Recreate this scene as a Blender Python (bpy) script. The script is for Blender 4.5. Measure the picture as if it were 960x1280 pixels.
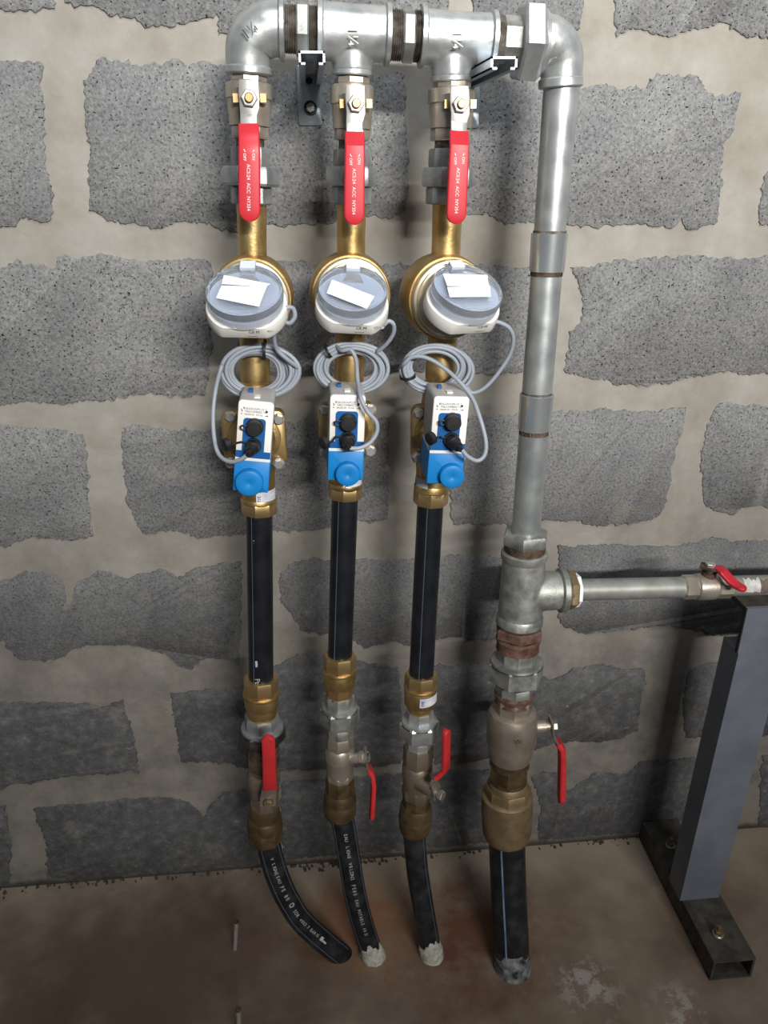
import bpy, bmesh, math, random
from mathutils import Vector, Matrix, noise
random.seed(7)
S = bpy.context.scene
for _o in list(bpy.data.objects): bpy.data.objects.remove(_o)
COL = S.collection
V = Vector

# ------------------------------------------------------------------ camera
F, D, H = 961.0, 1.16, 1.326            # focal length (px of 960x1280), camera distance from wall, camera height
PITCH, YAW, ROLL = map(math.radians, (24.5, 5.2, -0.3))
FW = V((math.sin(YAW)*math.cos(PITCH), math.cos(YAW)*math.cos(PITCH), -math.sin(PITCH)))
_r = V((math.cos(YAW), -math.sin(YAW), 0)); _u = _r.cross(FW)
RT = _r*math.cos(ROLL) + _u*math.sin(ROLL); UP = -_r*math.sin(ROLL) + _u*math.cos(ROLL)
CAM = V((0, -D, H))
cd = bpy.data.cameras.new('camera'); cam = bpy.data.objects.new('camera', cd); COL.objects.link(cam)
cd.sensor_fit = 'VERTICAL'; cd.sensor_height = 36.0; cd.lens = 36.0*F/1280.0; cd.clip_start = 0.02
M = Matrix((RT, UP, -FW)).transposed().to_4x4(); M.translation = CAM
cam.matrix_world = M
S.camera = cam

# ------------------------------------------------------------------ light
w = bpy.data.worlds.new('World'); S.world = w; w.use_nodes = True
bg = w.node_tree.nodes['Background']; bg.inputs[0].default_value = (0.80, 0.90, 1.0, 1); bg.inputs[1].default_value = 0.08
def area(name, loc, aim, sx, sy, power, col, spread=180):
    l = bpy.data.lights.new(name, 'AREA'); l.shape = 'RECTANGLE'; l.size = sx; l.size_y = sy
    l.energy = power; l.color = col; l.spread = math.radians(spread)
    o = bpy.data.objects.new(name, l); COL.objects.link(o); o.location = loc
    o.rotation_euler = (V(aim)-V(loc)).to_track_quat('-Z', 'Y').to_euler()
    return o
area('ceiling_tube_far', (1.15, -4.2, 2.65), (0.45, 0, 1.98), 1.5, 0.10, 44, (1.0, 0.965, 0.91), 62)
area('ceiling_tube_near', (0.35, -1.0, 2.75), (0.1, 0.0, 1.5), 1.2, 0.35, 3.6, (0.92, 0.97, 1.0), 75)
S.view_settings.view_transform = 'Standard'; S.view_settings.look = 'None'
S.view_settings.exposure = 0.0; S.view_settings.gamma = 1.0

# ------------------------------------------------------------------ measuring helpers (world points on real planes)
def ray(px, py): return FW + RT*((px-480)/F) - UP*((py-640)/F)
def P(px, py, off=0.0):                 # point on the plane a distance `off` in front of the wall
    v = ray(px, py); return CAM + v*((-off-CAM.y)/v.y)
def G(px, py, z=0.0):                   # point on a horizontal plane
    v = ray(px, py); return CAM + v*((z-CAM.z)/v.z)
def proj(p):
    d = p-CAM; z = d.dot(FW); return 480+F*d.dot(RT)/z, 640-F*d.dot(UP)/z, z
def mpp(p): return proj(p)[2]/F         # metres per pixel at a point

# ------------------------------------------------------------------ materials
MATS = {}
def mat(name, c1, c2=None, rough=0.5, metal=0.0, scale=60, bump=0.0, bscale=None, detail=5, lo=0.35, hi=0.65,
        trans=0.0, rough2=None, coat=0.0, spec=0.5, ior=1.45):
    m = bpy.data.materials.new(name); m.use_nodes = True; nt = m.node_tree; b = nt.nodes['Principled BSDF']
    b.inputs['Roughness'].default_value = rough; b.inputs['Metallic'].default_value = metal
    b.inputs['Transmission Weight'].default_value = trans; b.inputs['Coat Weight'].default_value = coat
    b.inputs['Specular IOR Level'].default_value = spec; b.inputs['IOR'].default_value = ior
    N = nt.nodes.new; L = nt.links.new
    c1 = (*c1, 1); b.inputs['Base Color'].default_value = c1
    g = N('ShaderNodeNewGeometry')
    if c2:
        n = N('ShaderNodeTexNoise'); n.inputs['Scale'].default_value = scale; n.inputs['Detail'].default_value = detail
        L(g.outputs['Position'], n.inputs['Vector'])
        r = N('ShaderNodeValToRGB'); r.color_ramp.elements[0].position = lo; r.color_ramp.elements[1].position = hi
        r.color_ramp.elements[0].color = c1; r.color_ramp.elements[1].color = (*c2, 1)
        L(n.outputs['Fac'], r.inputs['Fac']); L(r.outputs['Color'], b.inputs['Base Color'])
        if rough2 is not None:
            mr = N('ShaderNodeMapRange'); mr.inputs[1].default_value = lo; mr.inputs[2].default_value = hi
            mr.inputs[3].default_value = rough; mr.inputs[4].default_value = rough2
            L(n.outputs['Fac'], mr.inputs[0]); L(mr.outputs[0], b.inputs['Roughness'])
    if bump:
        n2 = N('ShaderNodeTexNoise'); n2.inputs['Scale'].default_value = bscale or scale*3; n2.inputs['Detail'].default_value = 4
        L(g.outputs['Position'], n2.inputs['Vector'])
        bp = N('ShaderNodeBump'); bp.inputs['Strength'].default_value = bump; bp.inputs['Distance'].default_value = 0.002
        L(n2.outputs['Fac'], bp.inputs['Height']); L(bp.outputs['Normal'], b.inputs['Normal'])
    MATS[name] = m; return m

galv = mat('galvanised', (0.42, 0.445, 0.45), (0.54, 0.56, 0.565), 0.33, 0.68, 55, 0.05, 400, rough2=0.42)
galvpipe = mat('galvanised_pipe', (0.38, 0.405, 0.41), (0.52, 0.545, 0.55), 0.32, 0.66, 30, 0.03, 300, rough2=0.42)
zincsleeve = mat('zinc_sleeve', (0.48, 0.515, 0.53), (0.56, 0.59, 0.60), 0.25, 0.75, 20)
galvdull = mat('galvanised_dull', (0.26, 0.27, 0.25), (0.42, 0.43, 0.40), 0.42, 0.7, 50, 0.15, 300, rough2=0.6)
zinc = mat('zinc_plate', (0.46, 0.53, 0.60), (0.58, 0.64, 0.70), 0.28, 0.65, 40)
iron = mat('grey_iron', (0.25, 0.265, 0.27), (0.37, 0.385, 0.39), 0.5, 0.6, 60, 0.25, 350)
nickel = mat('nickel_brass', (0.42, 0.37, 0.31), (0.53, 0.48, 0.42), 0.36, 0.68, 40, 0.08, 300)
grime = mat('grimy_brass', (0.13, 0.095, 0.07), (0.24, 0.19, 0.15), 0.5, 0.5, 40, 0.2, 260)
nickeldull = mat('nickel_dull', (0.24, 0.195, 0.145), (0.33, 0.28, 0.215), 0.45, 0.75, 35, 0.15, 260)
brass = mat('brass', (0.46, 0.315, 0.125), (0.58, 0.42, 0.20), 0.36, 0.9, 45, 0.12, 350, rough2=0.46)
brassnut = mat('brass_nut', (0.50, 0.345, 0.15), (0.60, 0.43, 0.21), 0.36, 0.85, 50)
brassold = mat('brass_aged', (0.10, 0.066, 0.034), (0.19, 0.135, 0.072), 0.45, 0.65, 45, 0.15, 260)
bronze = mat('brass_dusty', (0.19, 0.135, 0.072), (0.30, 0.225, 0.13), 0.5, 0.6, 40, 0.15, 260)
rust = mat('rust', (0.075, 0.032, 0.022), (0.16, 0.095, 0.07), 0.8, 0.1, 70, 0.6, 400)
rustdark = mat('rust_dark', (0.03, 0.018, 0.012), (0.12, 0.075, 0.055), 0.75, 0.2, 70, 0.6, 300)
thread = mat('thread_sealant', (0.07, 0.055, 0.042), (0.19, 0.17, 0.15), 0.6, 0.4, 120, 0.5, 500)
steel = mat('plated_steel', (0.66, 0.65, 0.62), (0.76, 0.75, 0.72), 0.3, 0.75, 60)
steeldull = mat('steel_dull', (0.36, 0.33, 0.29), (0.48, 0.45, 0.40), 0.4, 0.8, 60)
red = mat('red_plastic', (0.50, 0.020, 0.034), None, 0.42)
redold = mat('red_plastic_dusty', (0.47, 0.022, 0.025), (0.56, 0.03, 0.035), 0.5, 0, 40)
whiteink = mat('white_ink', (0.80, 0.74, 0.74), None, 0.6)
pe = mat('black_polyethylene', (0.007, 0.008, 0.011), (0.014, 0.015, 0.02), 0.36, 0, 30, 0.05, 200)
pedusty = mat('black_polyethylene_dusty', (0.008, 0.009, 0.012), (0.035, 0.037, 0.040), 0.42, 0, 45, 0.1, 200, lo=0.42, hi=0.78)
stripe = mat('blue_stripe', (0.07, 0.09, 0.13), None, 0.5)
stripeblue = mat('blue_stripe_bright', (0.08, 0.16, 0.28), (0.2, 0.24, 0.28), 0.5, 0, 30)
ink = mat('grey_white_lettering', (0.42, 0.42, 0.42), None, 0.6)
white = mat('white_plastic', (0.78, 0.77, 0.74), None, 0.4)
greyplastic = mat('grey_plastic', (0.42, 0.41, 0.40), None, 0.45)
bowlmat = mat('pale_bowl', (0.78, 0.80, 0.85), None, 0.4)
dial = mat('dial_face', (0.58, 0.63, 0.73), (0.66, 0.71, 0.81), 0.5, 0, 30)
clear = mat('clear_plastic', (0.88, 0.93, 1.0), None, 0.10, 0, trans=0.92, ior=1.35, spec=0.6)
paper = mat('paper', (0.86, 0.88, 0.92), None, 0.7)
stickergrey = mat('worn_sticker', (0.42, 0.45, 0.58), (0.72, 0.72, 0.74), 0.6, 0, 70)
blueink = mat('blue_ink', (0.03, 0.06, 0.30), None, 0.6)
cablegrey = mat('grey_cable', (0.30, 0.335, 0.39), None, 0.42)
rubber = mat('black_rubber', (0.012, 0.012, 0.013), None, 0.5)
blue = mat('blue_plastic', (0.008, 0.20, 0.54), None, 0.42)
bluedark = mat('dark_blue_plastic', (0.006, 0.095, 0.31), None, 0.45)
blackink = mat('black_ink', (0.05, 0.05, 0.06), None, 0.6)
ringwhite = mat('champagne_ring', (0.66, 0.58, 0.42), (0.74, 0.67, 0.52), 0.3, 0.75, 30)
postpaint = mat('grey_blue_paint', (0.105, 0.118, 0.145), (0.135, 0.15, 0.18), 0.5, 0, 18, 0.1, 200)
darksteel = mat('dark_painted_steel', (0.035, 0.032, 0.027), (0.085, 0.076, 0.062), 0.6, 0.1, 40, 0.15, 200)
edgedark = mat('black_steel_edge', (0.018, 0.016, 0.015), None, 0.6)
cement = mat('white_cement', (0.34, 0.33, 0.28), (0.55, 0.54, 0.48), 0.9, 0, 120, 0.8, 300)
tarry = mat('tarred_iron', (0.014, 0.012, 0.011), (0.075, 0.068, 0.06), 0.45, 0.3, 45, 0.3, 200)
greypaint = mat('dull_grey_pipe', (0.25, 0.25, 0.235), (0.34, 0.34, 0.325), 0.5, 0.45, 40, 0.08, 200)
dust = mat('grey_dust_crust', (0.02, 0.022, 0.026), (0.26, 0.27, 0.27), 0.9, 0, 60, 0.5, 250)
nickelmid = mat('nickel_dusty', (0.34, 0.29, 0.235), (0.46, 0.41, 0.345), 0.42, 0.72, 35, 0.12, 260)
zincbright = mat('bright_zinc_edge', (0.72, 0.75, 0.78), None, 0.35, 0.1)
torn = mat('torn_label', (0.45, 0.45, 0.44), (0.62, 0.62, 0.60), 0.7, 0, 120)
brownpatch = mat('brown_tape', (0.10, 0.075, 0.06), (0.16, 0.12, 0.10), 0.6, 0, 120)

def node_mat(name):
    m = bpy.data.materials.new(name); m.use_nodes = True; nt = m.node_tree
    return m, nt, nt.nodes['Principled BSDF'], nt.nodes.new, nt.links.new
def nz(nt, vec, scale, detail=4, rough=0.55):
    n = nt.nodes.new('ShaderNodeTexNoise'); n.inputs['Scale'].default_value = scale
    n.inputs['Detail'].default_value = detail; n.inputs['Roughness'].default_value = rough
    nt.links.new(vec, n.inputs['Vector']); return n.outputs['Fac']
def ramp(nt, fac, stops):
    r = nt.nodes.new('ShaderNodeValToRGB'); e = r.color_ramp.elements
    while len(e) < len(stops): e.new(0.5)
    for k, (p, c) in enumerate(stops):
        e[k].position = p; e[k].color = (*c, 1) if len(c) == 3 else c
    nt.links.new(fac, r.inputs['Fac']); return r.outputs['Color']
def mix(nt, fac, a, b):
    n = nt.nodes.new('ShaderNodeMix'); n.data_type = 'RGBA'
    for s, x in ((0, fac), (6, a), (7, b)):
        if hasattr(x, 'is_linked') or hasattr(x, 'links'): nt.links.new(x, n.inputs[s])
        else: n.inputs[s].default_value = x if s == 0 else (*x, 1)
    return n.outputs[2]
def band(nt, val, a, b):
    n = nt.nodes.new('ShaderNodeMapRange'); n.clamp = True
    nt.links.new(val, n.inputs[0]); n.inputs[1].default_value = a; n.inputs[2].default_value = b
    return n.outputs[0]
def mul(nt, a, b, op='MULTIPLY'):
    n = nt.nodes.new('ShaderNodeMath'); n.operation = op
    for s, x in ((0, a), (1, b)):
        if hasattr(x, 'links'): nt.links.new(x, n.inputs[s])
        else: n.inputs[s].default_value = x
    return n.outputs[0]
def dist(nt, pos, c):
    n = nt.nodes.new('ShaderNodeVectorMath'); n.operation = 'DISTANCE'; nt.links.new(pos, n.inputs[0])
    n.inputs[1].default_value = c; return n.outputs['Value']

# open-textured concrete block: grey matrix, dark pores, pale grains; dusty and darker near the floor
blockmat, nt, b, N, L = node_mat('concrete_block')
pos = N('ShaderNodeNewGeometry').outputs['Position']
sx = N('ShaderNodeSeparateXYZ'); L(pos, sx.inputs[0])
low = band(nt, mul(nt, sx.outputs['Z'], mul(nt, nz(nt, pos, 7), 0.35), 'SUBTRACT'), 0.75, 0.20)   # 1 near the floor (darker there)
upper = ramp(nt, nz(nt, pos, 260, 3, 0.6), [(0.28, (0.105, 0.105, 0.107)), (0.42, (0.19, 0.192, 0.196)), (0.60, (0.245, 0.246, 0.25)), (0.78, (0.33, 0.33, 0.328))])
lower = ramp(nt, nz(nt, pos, 55, 5, 0.65), [(0.30, (0.040, 0.039, 0.042)), (0.5, (0.072, 0.072, 0.076)), (0.66, (0.125, 0.123, 0.12)), (0.80, (0.36, 0.35, 0.33))])
c = mix(nt, mul(nt, low, 0.8), upper, lower)
cloud = ramp(nt, nz(nt, pos, 9, 5), [(0.3, (0.78, 0.78, 0.80)), (0.7, (1.1, 1.1, 1.08))])
mm = N('ShaderNodeMix'); mm.data_type = 'RGBA'; mm.blend_type = 'MULTIPLY'; mm.inputs[0].default_value = 1
L(c, mm.inputs[6]); L(cloud, mm.inputs[7])
pit = band(nt, nz(nt, pos, 330, 2, 0.5), 0.365, 0.325)
pit = mul(nt, pit, mul(nt, mul(nt, low, -0.75), 1.0, 'ADD'))
c = mix(nt, pit, mm.outputs[2], (0.018, 0.018, 0.018))
smear = mul(nt, band(nt, mul(nt, nz(nt, pos, 11, 7, 0.72), mul(nt, low, 0.012), 'ADD'), 0.585, 0.67), 0.6)
c = mix(nt, smear, c, mix(nt, low, (0.30, 0.28, 0.24), (0.185, 0.17, 0.15)))
fleck = mul(nt, mul(nt, band(nt, nz(nt, pos, 42, 6, 0.8), 0.635, 0.69), low), 0.75)
c = mix(nt, fleck, c, (0.34, 0.32, 0.29))
L(c, b.inputs['Base Color']); b.inputs['Roughness'].default_value = 0.95; b.inputs['Specular IOR Level'].default_value = 0.2
bp = N('ShaderNodeBump'); bp.inputs['Distance'].default_value = 0.003; bp.inputs['Strength'].default_value = 0.55
hh = mul(nt, nz(nt, pos, 240, 4, 0.65), mul(nt, pit, -0.6), 'ADD'); L(hh, bp.inputs['Height']); L(bp.outputs['Normal'], b.inputs['Normal'])

mortarmat, nt, b, N, L = node_mat('smeared_mortar')
pos = N('ShaderNodeNewGeometry').outputs['Position']
sx = N('ShaderNodeSeparateXYZ'); L(pos, sx.inputs[0])
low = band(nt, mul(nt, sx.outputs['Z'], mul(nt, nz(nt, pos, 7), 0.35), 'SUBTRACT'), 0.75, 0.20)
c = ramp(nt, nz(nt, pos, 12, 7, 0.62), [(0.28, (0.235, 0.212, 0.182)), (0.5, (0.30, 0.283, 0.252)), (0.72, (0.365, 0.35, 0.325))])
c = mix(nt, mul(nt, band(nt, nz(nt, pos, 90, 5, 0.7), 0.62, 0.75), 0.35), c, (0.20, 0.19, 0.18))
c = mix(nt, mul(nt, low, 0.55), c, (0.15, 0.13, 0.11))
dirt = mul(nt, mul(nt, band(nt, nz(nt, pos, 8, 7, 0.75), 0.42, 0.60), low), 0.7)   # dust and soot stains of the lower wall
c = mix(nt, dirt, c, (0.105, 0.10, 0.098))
foot = band(nt, mul(nt, sx.outputs['Z'], mul(nt, nz(nt, pos, 30, 5), 0.02), 'SUBTRACT'), 0.010, -0.004)   # dark crack line where wall meets floor
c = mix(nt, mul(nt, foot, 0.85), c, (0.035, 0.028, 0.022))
L(c, b.inputs['Base Color']); b.inputs['Roughness'].default_value = 0.92; b.inputs['Specular IOR Level'].default_value = 0.2
bp = N('ShaderNodeBump'); bp.inputs['Distance'].default_value = 0.003; bp.inputs['Strength'].default_value = 0.35
L(mul(nt, nz(nt, pos, 60, 7, 0.65), mul(nt, nz(nt, pos, 16, 3), 1.2), 'ADD'), bp.inputs['Height']); L(bp.outputs['Normal'], b.inputs['Normal'])

floormat, nt, b, N, L = node_mat('stained_concrete_floor')
pos = N('ShaderNodeNewGeometry').outputs['Position']
c = ramp(nt, nz(nt, pos, 5, 7, 0.6), [(0.28, (0.12, 0.082, 0.058)), (0.5, (0.20, 0.148, 0.110)), (0.72, (0.29, 0.235, 0.185))])
c = mix(nt, mul(nt, band(nt, nz(nt, pos, 85, 5, 0.7), 0.60, 0.8), 0.45), c, (0.30, 0.26, 0.22))
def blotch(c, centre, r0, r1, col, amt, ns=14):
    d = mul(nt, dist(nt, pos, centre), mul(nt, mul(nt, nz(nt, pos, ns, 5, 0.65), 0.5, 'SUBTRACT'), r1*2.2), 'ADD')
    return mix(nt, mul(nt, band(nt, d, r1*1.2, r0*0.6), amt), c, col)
sy = N('ShaderNodeSeparateXYZ'); L(pos, sy.inputs[0])
strip = band(nt, mul(nt, sy.outputs['Y'], mul(nt, nz(nt, pos, 11, 5), 0.16), 'SUBTRACT'), -0.20, -0.10)   # pale strip along the wall
c = mix(nt, mul(nt, strip, 0.75), c, (0.33, 0.275, 0.215))
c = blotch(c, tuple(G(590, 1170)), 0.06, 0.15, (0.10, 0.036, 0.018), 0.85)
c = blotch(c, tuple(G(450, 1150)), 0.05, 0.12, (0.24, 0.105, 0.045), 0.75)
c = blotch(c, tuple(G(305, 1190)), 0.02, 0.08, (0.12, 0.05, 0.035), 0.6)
c = blotch(c, tuple(G(180, 1225)), 0.16, 0.32, (0.085, 0.058, 0.042), 0.8, 6)  # shadow band on the left of the floor, painted into the colour
wn = band(nt, nz(nt, pos, 26, 6, 0.75), 0.50, 0.56)
for q, rr in (((735, 1235), 0.075), ((850, 1265), 0.065)):
    d = band(nt, dist(nt, pos, tuple(G(*q))), rr, rr*0.35)
    c = mix(nt, mul(nt, mul(nt, wn, d), 0.55), c, (0.46, 0.44, 0.40))
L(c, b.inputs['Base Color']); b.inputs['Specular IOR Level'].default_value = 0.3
rr = band(nt, nz(nt, pos, 6, 4), 0.3, 0.7)
mr = N('ShaderNodeMapRange'); L(rr, mr.inputs[0]); mr.inputs[3].default_value = 0.6; mr.inputs[4].default_value = 0.9; L(mr.outputs[0], b.inputs['Roughness'])
bp = N('ShaderNodeBump'); bp.inputs['Distance'].default_value = 0.003; bp.inputs['Strength'].default_value = 0.3
L(nz(nt, pos, 45, 7, 0.6), bp.inputs['Height']); L(bp.outputs['Normal'], b.inputs['Normal'])

# ------------------------------------------------------------------ mesh helpers
class MB:
    def __init__(s): s.v = []; s.f = []
    def ring(s, pts):
        i = len(s.v); s.v += [V(p) for p in pts]; return list(range(i, i+len(pts)))
    def bridge(s, a, b):
        n = len(a)
        for k in range(n): s.f.append((a[k], a[(k+1) % n], b[(k+1) % n], b[k]))
    def cap(s, a, flip=False): s.f.append(tuple(reversed(a)) if flip else tuple(a))
    def rings(s, rs, caps=True):
        ids = [s.ring(r) for r in rs]
        for a, b in zip(ids, ids[1:]): s.bridge(a, b)
        if caps: s.cap(ids[0], True); s.cap(ids[-1])
        return s
    def add(s, o):
        i = len(s.v); s.v += o.v; s.f += [tuple(k+i for k in f) for f in o.f]; return s
def basis(d, ref=None):
    d = d.normalized(); ref = ref or (V((0, -1, 0)) if abs(d.y) < 0.9 else V((0, 0, 1)))
    x = (ref - d*ref.dot(d)).normalized(); return x, d.cross(x)
def circ(c, r, d, n=32, ph=0.0, ref=None):
    x, y = basis(d, ref)
    return [c + x*(r*math.cos(2*math.pi*k/n+ph)) + y*(r*math.sin(2*math.pi*k/n+ph)) for k in range(n)]
def sweep(pts, rad, n=16, caps=True, ref=None, ph=0.0):
    """A tube of varying radius along a path, without twist."""
    mb = MB(); rs = []; x = None
    for k, p in enumerate(pts):
        t = (pts[min(k+1, len(pts)-1)] - pts[max(k-1, 0)])
        if t.length < 1e-9: t = pts[-1]-pts[0]
        t.normalize()
        if x is None: x, _ = basis(t, ref)
        x = (x - t*x.dot(t)).normalized(); y = t.cross(x)
        r = rad[k] if isinstance(rad, (list, tuple)) else rad
        rs.append([p + x*(r*math.cos(2*math.pi*j/n+ph)) + y*(r*math.sin(2*math.pi*j/n+ph)) for j in range(n)])
    return mb.rings(rs, caps)
def cyl(a, b, r, n=24, r2=None, bev=0.0, ph=0.0, ref=None):
    d = b-a; mb = MB(); r2 = r if r2 is None else r2; dn = d.normalized()
    st = [(a, r-bev), (a+dn*bev, r), (b-dn*bev, r2), (b, r2-bev)] if bev else [(a, r), (b, r2)]
    return mb.rings([circ(c, q, d, n, ph, ref) for c, q in st])
def spline(pts, m=8):
    out = []; n = len(pts)
    for i in range(n-1):
        p0, p1, p2, p3 = pts[max(i-1, 0)], pts[i], pts[i+1], pts[min(i+2, n-1)]
        for k in range(m):
            t = k/m
            out.append(0.5*((2*p1) + (p2-p0)*t + (2*p0-5*p1+4*p2-p3)*t*t + (3*p1-p0-3*p2+p3)*t*t*t))
    out.append(pts[-1]); return out
def prism(poly, u, v, o, d, bev=0.0):
    """poly: 2-D points in the frame (o; u, v); extruded by the vector d, front edge chamfered by bev."""
    mb = MB(); cx = sum(p[0] for p in poly)/len(poly); cy = sum(p[1] for p in poly)/len(poly)
    def R(k, off):
        out = []
        for x, y in poly:
            l = math.hypot(x-cx, y-cy) or 1
            out.append(o + u*(x-(x-cx)/l*k) + v*(y-(y-cy)/l*k) + d*off)
        return out
    L_ = d.length
    rs = [R(0, 0), R(0, 1-bev/L_), R(bev*0.35, 1-bev*0.35/L_), R(bev, 1)] if bev else [R(0, 0), R(0, 1)]
    mb.rings(rs); 
    return mb
def rrect(x0, y0, x1, y1, r, n=5):
    pts = []
    for cx, cy, a in ((x1-r, y1-r, 0), (x0+r, y1-r, 90), (x0+r, y0+r, 180), (x1-r, y0+r, 270)):
        for k in range(n):
            t = math.radians(a + 90*k/(n-1)); pts.append((cx+r*math.cos(t), cy+r*math.sin(t)))
    return pts
def box(c, sx, sy, sz, rot=None):
    mb = MB(); R = rot or Matrix.Identity(3)
    q = [V((x*sx/2, y*sy/2, z*sz/2)) for z in (-1, 1) for x, y in ((-1, -1), (1, -1), (1, 1), (-1, 1))]
    mb.v = [V(c) + R @ k for k in q]
    mb.f = [(3, 2, 1, 0), (4, 5, 6, 7), (0, 1, 5, 4), (1, 2, 6, 5), (2, 3, 7, 6), (3, 0, 4, 7)]
    return mb
def origin(o):
    return V(o.get('_org', (0, 0, 0)))
def thing(name, loc, label, cat, group=None):
    o = bpy.data.objects.new(name, None); COL.objects.link(o); o.location = loc; o.empty_display_size = 0.02
    o['_org'] = tuple(loc); o['label'] = label; o['category'] = cat
    if group: o['group'] = group
    return o
def obj(name, mb, m, parent=None, label=None, ang=35, stuff=False):
    me = bpy.data.meshes.new(name); org = origin(parent) if parent else V((0, 0, 0))
    me.from_pydata([v-org for v in mb.v], [], mb.f); 
    bm = bmesh.new(); bm.from_mesh(me); bmesh.ops.recalc_face_normals(bm, faces=bm.faces); bm.to_mesh(me); bm.free()
    me.polygons.foreach_set('use_smooth', [True]*len(me.polygons)); me.set_sharp_from_angle(angle=math.radians(ang))
    me.materials.append(m); me.update()
    o = bpy.data.objects.new(name, me); COL.objects.link(o)
    if parent: o.parent = parent; o['_org'] = tuple(org)
    if label: o['label'] = label
    if stuff: o['kind'] = 'stuff'
    return o
def single(name, mb, m, label, cat, group=None, ang=35):
    o = obj(name, mb, m, None, label, ang); o['category'] = cat
    if group: o['group'] = group
    return o
def text_mb(s, size, o, ux, uy, align='CENTER', depth=0.0002):
    """Flat lettering as a mesh: ux is the reading direction, uy the letters' up direction."""
    cu = bpy.data.curves.new('t', 'FONT'); cu.body = s; cu.size = size; cu.align_x = align; cu.align_y = 'CENTER'; cu.resolution_u = 2
    t = bpy.data.objects.new('t', cu); COL.objects.link(t)
    dg = bpy.context.evaluated_depsgraph_get(); me = bpy.data.meshes.new_from_object(t.evaluated_get(dg))
    mb = MB(); ux = ux.normalized(); uy = uy.normalized(); n = ux.cross(uy)
    mb.v = [o + ux*v.co.x + uy*v.co.y + n*depth for v in me.vertices]; mb.f = [tuple(p.vertices) for p in me.polygons]
    bpy.data.objects.remove(t); bpy.data.curves.remove(cu); bpy.data.meshes.remove(me)
    return mb

class Axis:
    """A column's centre line through measured points; at() finds the station whose front rim shows at row py."""
    def __init__(s, pts): s.w = [P(*p) for p in pts]
    def pt(s, t):
        k = max(0, min(int(math.floor(t)), len(s.w)-2)); return s.w[k].lerp(s.w[k+1], 1.0) if t == k+1 else s.w[k] + (s.w[k+1]-s.w[k])*(t-k)
    def dir(s, t):
        k = max(0, min(int(math.floor(t)), len(s.w)-2)); return (s.w[k+1]-s.w[k]).normalized()
    def at(s, py, hw, centre=False):
        lo, hi = -0.6, len(s.w)-0.4
        for _ in range(40):
            t = (lo+hi)/2; c = s.pt(t); r = 0 if centre else hw*mpp(c)
            if proj(c + V((0, -r, 0)))[1] < py: lo = t
            else: hi = t
        c = s.pt(t); return c, hw*mpp(c), t
    def lathe(s, prof, n=32, ph=0.0):
        """prof: (row of the front rim, half width in px[, half width used to find the height]); row None = same height as before."""
        rs = []; last = None; mb = MB()
        for p in prof:
            if p[0] is None: c, t = last; r = p[1]*mpp(c)
            else:
                c, r, t = s.at(p[0], p[2] if len(p) > 2 else p[1]); r = p[1]*mpp(c)
            last = (c, t); rs.append(circ(c, r, s.dir(t), n, ph))
        return mb.rings(rs)
    def nut(s, y0, y1, hw, n=6, ph=0.0, ch=0.10):
        return s.lathe([(y0, hw*(1-ch), hw), (y0+(y1-y0)*0.14, hw), (y1-(y1-y0)*0.14, hw), (y1, hw*(1-ch), hw)], n, ph)

def hlathe(stations, n=32, ph=0.0, ref=None):
    """stations: (centre, radius) along any straight line."""
    d = stations[-1][0]-stations[0][0]
    return MB().rings([circ(c, r, d, n, ph, ref) for c, r in stations])
def ribbon(st, side, th, n_round=3, rnd=None):
    """A flat bar along a path. st: (centre, half width); side: width direction; th: thickness; rounded edges."""
    mb = MB(); rs = []; m = len(st)
    for k, (c, hw) in enumerate(st):
        t = (st[min(k+1, m-1)][0]-st[max(k-1, 0)][0]).normalized()
        sd = (side - t*side.dot(t)).normalized(); nn = t.cross(sd); q = []
        r = min(rnd if rnd is not None else th*0.35, hw*0.9); h = th/2
        for sx_, sy_, a in ((1, 1, 0), (-1, 1, 90), (-1, -1, 180), (1, -1, 270)):
            for j in range(n_round):
                tt = math.radians(a + 90*j/(n_round-1)); rr_ = min(r, h)
                q.append(c + sd*(sx_*(hw-rr_)+rr_*math.cos(tt)) + nn*(sy_*(h-rr_)+rr_*math.sin(tt)))
        rs.append(q)
    return mb.rings(rs)
def roundend(c0, c1, hw, n=6):
    """stations from c0 to c1 whose far end is a half circle."""
    d = c1-c0; l = d.length; r = min(hw, l*0.9); out = [(c0, hw)]
    for k in range(n+1):
        a = math.radians(90*k/n); out.append((c0 + d*((l-r+r*math.sin(a))/l), max(hw*math.cos(a), hw*0.08)))
    return out
Xv, Yv, Zv = V((1, 0, 0)), V((0, 1, 0)), V((0, 0, 1))

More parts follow.
